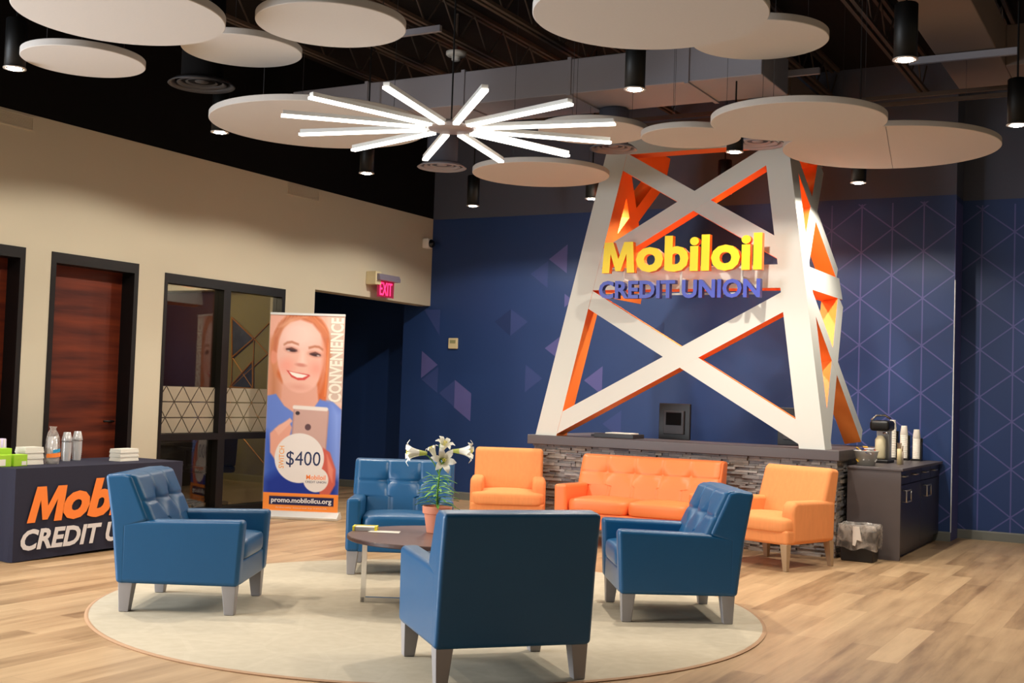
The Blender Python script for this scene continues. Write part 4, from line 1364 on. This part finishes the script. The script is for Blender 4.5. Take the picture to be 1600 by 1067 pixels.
def flower(base, dirv, L_, R_, roll=0.0):
    d = Vector(dirv).normalized(); u = d.orthogonal().normalized(); w = d.cross(u)
    b = MB(); n = 9
    for k in range(6):
        a = k * math.pi / 3 + roll
        V = []; F = []; MI = []
        for i in range(n + 1):
            t = i / n
            # trumpet radius, recurving tips
            r = R_ * (0.10 + 0.30 * t + 0.60 * t ** 4)
            ax = L_ * (t if t < 0.85 else 0.85 + (t - 0.85) * 0.2 - (t - 0.85) ** 2 * 6)
            hw_ = (0.56 * r if t < 0.6 else 0.56 * r * (1 - ((t - 0.6) / 0.4) ** 2 * 0.92))
            hw_ = max(hw_, 0.001)
            ca, sa = math.cos(a), math.sin(a)
            rd = u * ca + w * sa
            tn = -u * sa + w * ca
            c = Vector(base) + d * ax + rd * r * (1 if k % 2 else 0.94)
            V += [tuple(c - tn * hw_ - rd * 0.12 * hw_), tuple(c + rd * 0.003), tuple(c + tn * hw_ - rd * 0.12 * hw_)]
        for i in range(n):
            F += [(i * 3, i * 3 + 1, i * 3 + 4, i * 3 + 3), (i * 3 + 1, i * 3 + 2, i * 3 + 5, i * 3 + 4)]
            MI += [1 if i < 3 else 0] * 2
        b.add(V, F, MI)
    fl = b.build('flower', [M['petal'], M['petal_throat']], pl, True)
    b = MB()
    for k in range(5):
        a = k * 1.257
        e = Vector(base) + d * L_ * 0.85 + (u * math.cos(a) + w * math.sin(a)) * 0.010
        b.tube([Vector(base) + d * L_ * 0.2, e], 0.0012, 4)
        b.tube([e - u * 0.005, e + u * 0.005], 0.0028, 5)
    b.build('stamens', M['pollen'], fl, True)
flower((-0.085, -0.025, 0.555), (-1, -0.22, 0.02), 0.17, 0.095, 0.2)
flower((0.085, 0.02, 0.575), (1, -0.18, 0.02), 0.175, 0.085, 0.5)
flower((0.012, 0.05, 0.50), (0.25, -1, 0.12), 0.14, 0.095, 0.1)
flower((0.01, 0.03, 0.56), (0.30, -0.5, 0.75), 0.12, 0.075, 0.4)
flower((-0.015, 0.0, 0.50), (-0.45, -0.1, 1.0), 0.13, 0.05, 0.3)
b = MB(); b.lathe([(0.0001, 0), (0.008, 0.01), (0.012, 0.03), (0.010, 0.048), (0.0001, 0.058)], (0.008, 0, 0.57), 12); b.tube([(0.01, 0, 0.49), (0.008, 0, 0.575)], 0.004, 6)
b.build('flower_bud', M['stem'], pl, True)

# ------------------------------------------------------------------ banner stand
BA, BB = Vector((-8.98, 10.43, 0)), Vector((-8.20, 10.79, 0))
bd = (BB - BA).normalized(); bn_ = Vector((bd.y, -bd.x, 0))
bang = math.atan2(bd.y, bd.x)
BW, BH = 0.85, 2.27
bs = thing('banner_stand', (BA.x, BA.y, 0), 'tall roll-up banner showing a smiling woman with a phone', 'banner', bang)
b = MB(); b.prism([(-0.11, 0), (-0.12, 0.03), (-0.05, 0.085), (0.05, 0.085), (0.12, 0.03), (0.11, 0)], -0.015, BW + 0.02, 'x'); b.build('cassette_base', M['banner_rail'], bs, bevel=0.006)
b = MB(); b.box(0, BW, -0.012, 0.012, BH - 0.005, BH + 0.02); b.build('top_rail', M['banner_rail'], bs)
b = MB(); b.tube([(BW / 2, 0.03, 0.08), (BW / 2, 0.02, BH)], 0.009); b.build('support_pole', M['brushed'], bs)

# printed picture: painted in numpy, one colour per grid vertex
NX, NY = 130, 340
PW, PH = 346.0, 925.0          # drawing units across and down
xs = np.linspace(0, PW, NX + 1)[None, :].repeat(NY + 1, 0)
ys = np.linspace(0, PH, NY + 1)[:, None].repeat(NX + 1, 1)
IMG = np.zeros((NY + 1, NX + 1, 3))
def sm(d, soft):
    return np.clip(0.5 - d / soft, 0, 1)[..., None]
def paint(mask, c):
    global IMG
    IMG = IMG * (1 - mask) + np.array(c, float) / 255 * mask
def ell(cx, cy, rx, ry, rot=0, soft=6):
    a = math.radians(rot); X = xs - cx; Y = ys - cy
    x = X * math.cos(a) + Y * math.sin(a); y = -X * math.sin(a) + Y * math.cos(a)
    q = np.sqrt((x / rx) ** 2 + (y / ry) ** 2)
    return sm((q - 1) * min(rx, ry), soft)
def poly(pts, soft=5):
    inside = np.zeros(xs.shape, bool); dist = np.full(xs.shape, 1e9)
    n = len(pts)
    for i in range(n):
        x1, y1 = pts[i]; x2, y2 = pts[(i + 1) % n]
        cond = ((y1 > ys) != (y2 > ys))
        with np.errstate(divide='ignore', invalid='ignore'):
            xi = (x2 - x1) * (ys - y1) / ((y2 - y1) if y2 != y1 else 1e-9) + x1
        inside ^= cond & (xs < xi)
        L2 = (x2 - x1) ** 2 + (y2 - y1) ** 2 + 1e-9
        t = np.clip(((xs - x1) * (x2 - x1) + (ys - y1) * (y2 - y1)) / L2, 0, 1)
        dist = np.minimum(dist, np.hypot(xs - x1 - t * (x2 - x1), ys - y1 - t * (y2 - y1)))
    return sm(np.where(inside, -dist, dist), soft)
def rrect(x0, y0, x1, y1, r, soft=4, rot=0, c=None):
    cx_, cy_ = (x0 + x1) / 2, (y0 + y1) / 2
    a = math.radians(rot); X = xs - cx_; Y = ys - cy_
    x = X * math.cos(a) + Y * math.sin(a); y = -X * math.sin(a) + Y * math.cos(a)
    qx = np.abs(x) - (x1 - x0) / 2 + r; qy = np.abs(y) - (y1 - y0) / 2 + r
    return sm(np.hypot(np.maximum(qx, 0), np.maximum(qy, 0)) + np.minimum(np.maximum(qx, qy), 0) - r, soft)
paint(np.ones_like(xs)[..., None], (236, 178, 160))
paint(poly([(0, 120), (50, 200), (60, 420), (0, 440)], 60), (196, 128, 92))
paint(poly([(270, 0), (346, 0), (346, 420), (290, 420)], 30), (226, 206, 192))
# hair behind
paint(ell(150, 170, 140, 190, 0, 14), (206, 112, 66))
paint(poly([(250, 60), (280, 160), (276, 300), (268, 400), (238, 410), (220, 250)], 12), (206, 104, 56))
paint(poly([(10, 120), (40, 40), (60, 200), (34, 300), (12, 230)], 12), (212, 138, 98))
# neck and shirt
paint(poly([(70, 300), (225, 310), (232, 400), (250, 470), (150, 520), (50, 460), (66, 400)], 8), (226, 168, 150))
paint(poly([(0, 385), (40, 375), (80, 430), (140, 470), (205, 455), (245, 392), (300, 400), (346, 440), (346, 860), (0, 860)], 6), (104, 134, 218))
paint(poly([(0, 560), (60, 640), (120, 800), (120, 860), (0, 860)], 60), (52, 88, 186))
paint(poly([(60, 740), (346, 760), (346, 860), (0, 860), (0, 780)], 50), (26, 52, 150))
paint(poly([(300, 420), (346, 460), (346, 760), (318, 700)], 40), (132, 160, 236))
# ear, face
paint(ell(28, 190, 18, 46, 8, 6), (228, 150, 124)); paint(ell(268, 232, 14, 40, -6, 6), (226, 140, 104))
paint(ell(150, 178, 112, 172, 2, 8), (240, 190, 176))
paint(ell(150, 268, 92, 98, 0, 10), (240, 188, 172))
paint(ell(128, 96, 80, 66, 0, 60), (248, 208, 198))
paint(ell(84, 240, 34, 30, 0, 40), (244, 168, 152)); paint(ell(222, 252, 28, 30, 0, 40), (240, 166, 150))
paint(poly([(246, 90), (270, 150), (262, 300), (238, 360), (250, 250)], 26), (220, 140, 110))
# hair line
paint(poly([(16, 170), (22, 84), (52, 30), (100, 6), (170, 0), (236, 22), (270, 80), (276, 180), (262, 150), (236, 86), (196, 40), (140, 22), (92, 34), (56, 66), (40, 120), (34, 180)], 12), (200, 118, 84))
for q in range(9):
    t = q / 8
    paint(poly([(150 + 6 * q, 2), (214 + 5 * q, 30 + 3 * q), (250 + 3 * q, 96), (252 + 3 * q, 104), (208 + 5 * q, 38 + 3 * q), (148 + 6 * q, 8)], 6) * 0.45, (238 - 50 * (q % 2), 160 - 60 * (q % 2), 116 - 50 * (q % 2)))
    paint(poly([(130 - 8 * q, 4), (70 - 4 * q, 34 + 4 * q), (38 - 2 * q, 100), (40 - 2 * q, 108), (76 - 4 * q, 42 + 4 * q), (134 - 8 * q, 10)], 6) * 0.4, (230 - 50 * (q % 2), 160 - 56 * (q % 2), 124 - 50 * (q % 2)))
paint(poly([(40, 60), (90, 18), (170, 8), (120, 24), (66, 58)], 16) * 0.7, (236, 176, 144))
paint(poly([(266, 110), (282, 170), (278, 300), (272, 400), (250, 396), (266, 280), (268, 200)], 10), (216, 112, 62))
paint(poly([(272, 130), (276, 220), (268, 380), (264, 380), (270, 220)], 6) * 0.6, (246, 160, 100))
# brows, eyes, nose, mouth
paint(poly([(66, 140), (82, 128), (104, 124), (136, 136), (136, 144), (104, 134), (84, 137), (68, 147)], 9), (186, 118, 90))
paint(poly([(182, 150), (210, 142), (232, 144), (250, 158), (249, 166), (230, 154), (210, 152), (184, 160)], 9), (186, 118, 90))
paint(ell(104, 166, 30, 14, 8, 14), (206, 138, 122)); paint(ell(214, 184, 30, 14, 8, 14), (206, 138, 122))
paint(ell(104, 168, 24, 7, 8, 4), (70, 46, 50)); paint(ell(214, 186, 24, 7, 8, 4), (70, 46, 50))
paint(poly([(78, 160), (104, 154), (130, 166), (128, 170), (104, 160), (80, 166)], 5), (96, 58, 54)); paint(poly([(188, 180), (214, 172), (240, 184), (238, 188), (214, 178), (190, 186)], 5), (96, 58, 54))
paint(ell(90, 171, 7, 3, 8, 4), (214, 196, 192)); paint(ell(228, 190, 6, 3, 8, 4), (214, 196, 192))
paint(poly([(150, 170), (164, 172), (172, 226), (150, 238), (140, 226)], 22), (248, 208, 196))
paint(ell(150, 236, 24, 8, 6, 8), (214, 140, 126))
paint(poly([(84, 262), (118, 270), (150, 274), (190, 280), (194, 286), (170, 306), (140, 308), (108, 294)], 5), (214, 78, 74))
paint(poly([(96, 268), (140, 276), (184, 284), (160, 296), (134, 296), (110, 284)], 4), (252, 244, 236))
paint(ell(140, 340, 40, 12, 4, 24), (228, 164, 148))
# hands and phone
paint(poly([(20, 560), (60, 520), (104, 500), (120, 530), (110, 580), (120, 660), (60, 700), (24, 650)], 7), (232, 168, 148))
paint(poly([(40, 540), (110, 486), (122, 500), (60, 570)], 6), (240, 184, 164))
paint(rrect(120, 430, 284, 720, 22, 4, 2), (186, 148, 144)); paint(rrect(126, 434, 278, 716, 18, 4, 2), (202, 166, 158))
paint(rrect(120, 428, 284, 446, 8, 5, 2), (236, 228, 224))
paint(ell(144, 462, 10, 9, 0, 3), (58, 48, 54)); paint(ell(194, 526, 14, 15, 0, 3), (96, 70, 76))
paint(poly([(268, 620), (300, 640), (330, 720), (330, 790), (300, 850), (262, 850), (250, 760)], 7), (206, 98, 84))
paint(poly([(286, 650), (318, 720), (316, 780), (296, 740)], 10), (232, 140, 120))
# circles and footer
paint(ell(160, 672, 114, 116, 0, 3), (236, 230, 228)); paint(ell(240, 770, 58, 58, 0, 3), (236, 230, 228))
paint(rrect(10, 838, 400, 1000, 0, 2) * 0 + (ys >= 836)[..., None] * 1.0, (248, 144, 60))
paint(rrect(28, 852, 326, 892, 1, 2), (30, 34, 78))
paint(rrect(276, 4, 350, 404, 2, 14) * 0.5, (196, 170, 156))
lin = np.where(IMG <= 0.04045, IMG / 12.92, ((IMG + 0.055) / 1.055) ** 2.4)
z0_, z1_ = 0.07, BH
Vb = [(xs[j, i] / PW * BW, -0.0055, z1_ - ys[j, i] / PH * (z1_ - z0_)) for j in range(NY + 1) for i in range(NX + 1)]
Fb = [(j * (NX + 1) + i, (j + 1) * (NX + 1) + i, (j + 1) * (NX + 1) + i + 1, j * (NX + 1) + i + 1) for j in range(NY) for i in range(NX)]
me = bpy.data.meshes.new('printed_picture'); me.from_pydata(Vb, [], Fb)
ca = me.color_attributes.new('print', 'FLOAT_COLOR', 'POINT')
ca.data.foreach_set('color', np.concatenate([lin, np.ones(lin.shape[:2] + (1,))], 2).astype(np.float32).ravel())
mp_ = newmat('banner_print', (1, 1, 1, 1), 0.5, spec=0.3)
at = nd(mp_, 'ShaderNodeAttribute', attribute_name='print'); lk(mp_, at.outputs['Color'], mp_.node_tree.nodes['Principled BSDF'].inputs['Base Color'])
me.materials.append(mp_)
pp = bpy.data.objects.new('printed_picture', me); COL.objects.link(pp); pp.parent = bs
b = MB(); b.box(0, BW, -0.005, -0.003, 0.07, BH); b.build('banner_sheet', M['cardwhite'], bs)
def btext(s, x0, x1, y0, y1, mat, bold=0.02, rot=False, name='lettering'):
    """drawing-unit box on the banner; rot: reads upwards"""
    sx, sz = BW / PW, (z1_ - z0_) / PH
    if not rot:
        V, F, MI = text_mesh(s, (x1 - x0) * sx, (y1 - y0) * sz, 0, bold)
        P3 = place(V, (x0 * sx, -0.0066, z1_ - y1 * sz), (1, 0, 0), (0, 0, 1), (0, -1, 0))
    else:
        V, F, MI = text_mesh(s, (y1 - y0) * sz, (x1 - x0) * sx, 0, bold)
        P3 = place(V, (x1 * sx, -0.0066, z1_ - y1 * sz), (0, 0, 1), (-1, 0, 0), (0, -1, 0))
    mesh_obj(name, P3, F, 0, [mat], bs)
navy_ink = newmat('navy_ink', rgb(34, 48, 92), 0.5); orange_ink = newmat('orange_ink', rgb(244, 168, 84), 0.5)
btext('$400', 100, 258, 640, 716, navy_ink, 0.0)
btext('SWITCH', 66, 90, 618, 722, orange_ink, 0.01, True)
btext('CONVENIENCE', 282, 342, 10, 404, M['cardwhite'], 0.03, True)
btext('Mobiloil', 196, 284, 748, 770, M['print_orange'], 0.01)
btext('CREDIT UNION', 192, 288, 776, 786, navy_ink, 0.005)
btext('promo.mobiloilcu.org', 38, 316, 858, 888, M['print_white'], 0.03)
btext('federally insured by NCUA', 60, 296, 902, 908, M['print_white'], 0.0)

# ------------------------------------------------------------------ cloth-covered table at the left
TX0, TX1, TY0, TY1, TH = -8.86, -8.10, 6.45, 8.28, 0.74
ft = thing('folding_table', (0, 0, 0), 'folding table hidden under the printed navy cloth', 'table')
b = MB(); b.box(TX0 + 0.01, TX1 - 0.01, TY0 + 0.01, TY1 - 0.01, TH - 0.045, TH - 0.006); b.build('tabletop', M['white_plastic'], ft)
for yy in (TY0 + 0.25, TY1 - 0.25):
    for xx in (TX0 + 0.08, TX1 - 0.08):
        b = MB(); b.tube([(xx, yy, 0), (xx, yy, TH - 0.045)], 0.014); b.build('leg', M['dark_metal'], ft)
NS, NZc = 220, 16
per = []
def rectp(t):
    w, l = TX1 - TX0, TY1 - TY0
    d = t * 2 * (w + l)
    if d < l: return (TX1, TY0 + d, 1, 0)
    d -= l
    if d < w: return (TX1 - d, TY1, 0, 1)
    d -= w
    if d < l: return (TX0, TY1 - d, -1, 0)
    d -= l
    return (TX0 + d, TY0, 0, -1)
V = []
for k in range(NZc + 1):
    f_ = k / NZc
    for j in range(NS):
        x, y, nx_, ny_ = rectp(j / NS)
        cx_, cy_ = (TX0 + TX1) / 2, (TY0 + TY1) / 2
        corner_ = min(1, min(abs(x - TX0), abs(x - TX1)) + min(abs(y - TY0), abs(y - TY1)) / 1.0) if True else 0
        amp = 0.012 * f_
        wv = math.sin(j * 0.55) * amp * (0.25 if nx_ == 1 else 1.0)
        z = TH * (1 - f_) + 0.004 + (0.02 * (1 - abs(2 * ((y - TY0) / (TY1 - TY0)) - 1)) if k == NZc and nx_ == 1 else 0)
        V.append((x + nx_ * (wv + 0.01 * f_), y + ny_ * (wv + 0.01 * f_), z))
F = [(k * NS + j, (k + 1) * NS + j, (k + 1) * NS + (j + 1) % NS, k * NS + (j + 1) % NS) for k in range(NZc) for j in range(NS)]
F.append(tuple(range(NS)))
b = MB(); b.add(V, F)
tc_ = thing('tablecloth', (0, 0, 0), 'navy fitted tablecloth with orange and white lettering on the left table', 'tablecloth')
o = b.build('cloth', M['cloth'], tc_)
def ctext(s, y0, y1, z0, z1, mat, bold, shear):
    V, F, MI = word_mobiloil(y1 - y0, z1 - z0, 0, bold, shear) if s == 'Mobiloil' else text_mesh(s, y1 - y0, z1 - z0, 0, bold, shear)
    mesh_obj('lettering', place(V, (TX1 + 0.0165, y0, z0), (0, 1, 0), (0, 0, 1), (1, 0, 0)), F, 0, [mat], tc_)
ctext('Mobiloil', 6.565, 8.16, 0.305, 0.635, M['print_orange'], 0.045, 0.24)
ctext('CREDIT UNION', 6.515, 8.17, 0.085, 0.255, M['print_white'], 0.035, 0.2)

# things on the cloth
ZC = TH + 0.0045
def card_block(x, y, sx, sy, h, label, name, mat, cat, rz=0.0, group=None):
    root = thing(name, (x, y, ZC), label, cat, rz, group)
    return root
nb = [(-8.47, 6.87, 0.13, 0.19, 0.145, 0.0, 'white napkin stack behind the green boxes on the printed tablecloth'),
      (-8.42, 7.86, 0.13, 0.24, 0.11, 0.1, 'white napkin stack at the right end of the printed tablecloth')]
for (x, y, sx, sy, h, rz, l) in nb:
    root = thing('napkin_stack', (x, y, ZC), l, 'napkins', rz, 'white napkin stacks on the printed tablecloth')
    b = MB()
    n = 9
    for k in range(n):
        e = 0.002 * ((k * 7) % 3)
        b.box(-sx / 2 + e, sx / 2 - e, -sy / 2 + e, sy / 2 - e, h * k / n, h * (k + 0.93) / n)
    b.build('napkins', M['cardwhite'], root)
gb = [(-8.35, 6.50, 0.0, 'lime green carton with white label at the left edge'), (-8.35, 6.655, 0.0, 'lime green carton in front of the white napkins'), (-8.475, 6.60, 0.0, 'lime green carton set behind the other green ones')]
for i, (x, y, rz, l) in enumerate(gb):
    root = thing('green_box', (x, y, ZC), l, 'box', rz, 'lime green boxes on the printed tablecloth')
    h = 0.095 if i < 2 else 0.14
    b = MB(); b.box(-0.045, 0.045, -0.065, 0.065, 0, h); b.build('carton', M['lime'], root, bevel=0.003)
    b = MB(); b.box(0.0455, 0.0465, -0.045 if i == 0 else 0.01, 0.01 if i == 0 else 0.055, 0.008, 0.06 if i == 0 else 0.04); b.build('label', M['cardwhite'], root)
for k, (x, y) in enumerate(((-8.62, 6.58), (-8.62, 6.70))):
    root = thing('lilac_cups', (x, y, ZC), ('left' if k == 0 else 'right') + ' lilac striped cup stack behind the green boxes', 'cups', group='lilac striped cup stacks')
    b = MB(); b.lathe([(0.048, 0), (0.040, 0.21), (0.0001, 0.211)], (0, 0, 0), 24); b.build('cups', M['lilac'], root, True)
    b = MB()
    for j in range(8):
        a = j * math.pi / 4
        b.box(-0.006, 0.006, -0.001, 0.001, 0.005, 0.205)
        n8 = len(b.v)
        for q in range(n8 - 8, n8):
            px, py, pz = b.v[q]
            r_ = 0.0492 - 0.008 * pz / 0.21
            b.v[q] = ((r_ + py) * math.cos(a) - px * math.sin(a), (r_ + py) * math.sin(a) + px * math.cos(a), pz)
    b.build('stripes', M['cardwhite'], root)
# clear bag of lids
bg = thing('bag_of_lids', (-8.42, 7.06, ZC), 'clear plastic bag of cups with orange and blue label', 'bag')
bg.scale = (1.05, 1.05, 1.15)
V = []
prof = [(0.055, 0.0), (0.060, 0.03), (0.058, 0.10), (0.052, 0.18), (0.038, 0.23), (0.022, 0.255), (0.03, 0.275)]
for k, (r, z) in enumerate(prof):
    for j in range(32):
        a = 2 * math.pi * j / 32
        rr = r * (1 + 0.07 * math.sin(5 * a + k * 1.3))
        V.append((rr * math.cos(a), rr * math.sin(a), z))
b = MB(); b.add(V, [(k * 32 + j, k * 32 + (j + 1) % 32, (k + 1) * 32 + (j + 1) % 32, (k + 1) * 32 + j) for k in range(6) for j in range(32)]); b.build('plastic_bag', M['film'], bg, True)
b = MB(); b.lathe([(0.0001, 0.003), (0.042, 0.003), (0.044, 0.02), (0.038, 0.20), (0.0001, 0.202)], (0, 0, 0), 24); b.build('stacked_cups', M['silver'], bg, True)
for nm_, mat_, za, zb, a0, a1 in (('orange_label', M['print_orange'], 0.045, 0.075, -1.4, 0.9), ('blue_label', M['blue_print'], 0.082, 0.105, -0.6, 0.5)):
    b = MB(); V = []
    for j in range(9):
        a = a0 + (a1 - a0) * j / 8
        V += [(0.0655 * math.cos(a), 0.0655 * math.sin(a), za + 0.01 * j / 8), (0.0645 * math.cos(a), 0.0645 * math.sin(a), zb + 0.01 * j / 8)]
    b.add(V, [(2 * j, 2 * j + 2, 2 * j + 3, 2 * j + 1) for j in range(8)]); b.build(nm_, mat_, bg)
def clear_cups(x, y, h, label):
    root = thing('plastic_cup_stack', (x, y, ZC), label, 'cups', group='clear plastic cup stacks on the printed tablecloth')
    b = MB(); prof = [(0.0001, 0), (0.034, 0.0)]
    n = 10
    for k in range(n):
        z = (h - 0.075) * k / n
        prof += [(0.037 + 0.006 * min(1, k / 4), z), (0.035 + 0.006 * min(1, k / 4), z + 0.006)]
    prof += [(0.045, h - 0.075), (0.043, h - 0.06), (0.030, h - 0.002), (0.028, h), (0.0001, h)]
    b.lathe(prof, (0, 0, 0), 28); b.build('cups', M['silver'], root, True)
    b = MB(); b.lathe([(0.0455, h - 0.082), (0.047, h - 0.078), (0.0455, h - 0.074)], (0, 0, 0), 28, close=True); b.build('cup_rim', M['cup_band'], root, True)
clear_cups(-8.62, 7.38, 0.255, 'left clear plastic cup stack beside the bag of lids')
clear_cups(-8.66, 7.53, 0.26, 'right clear plastic cup stack, nearer the wooden door')
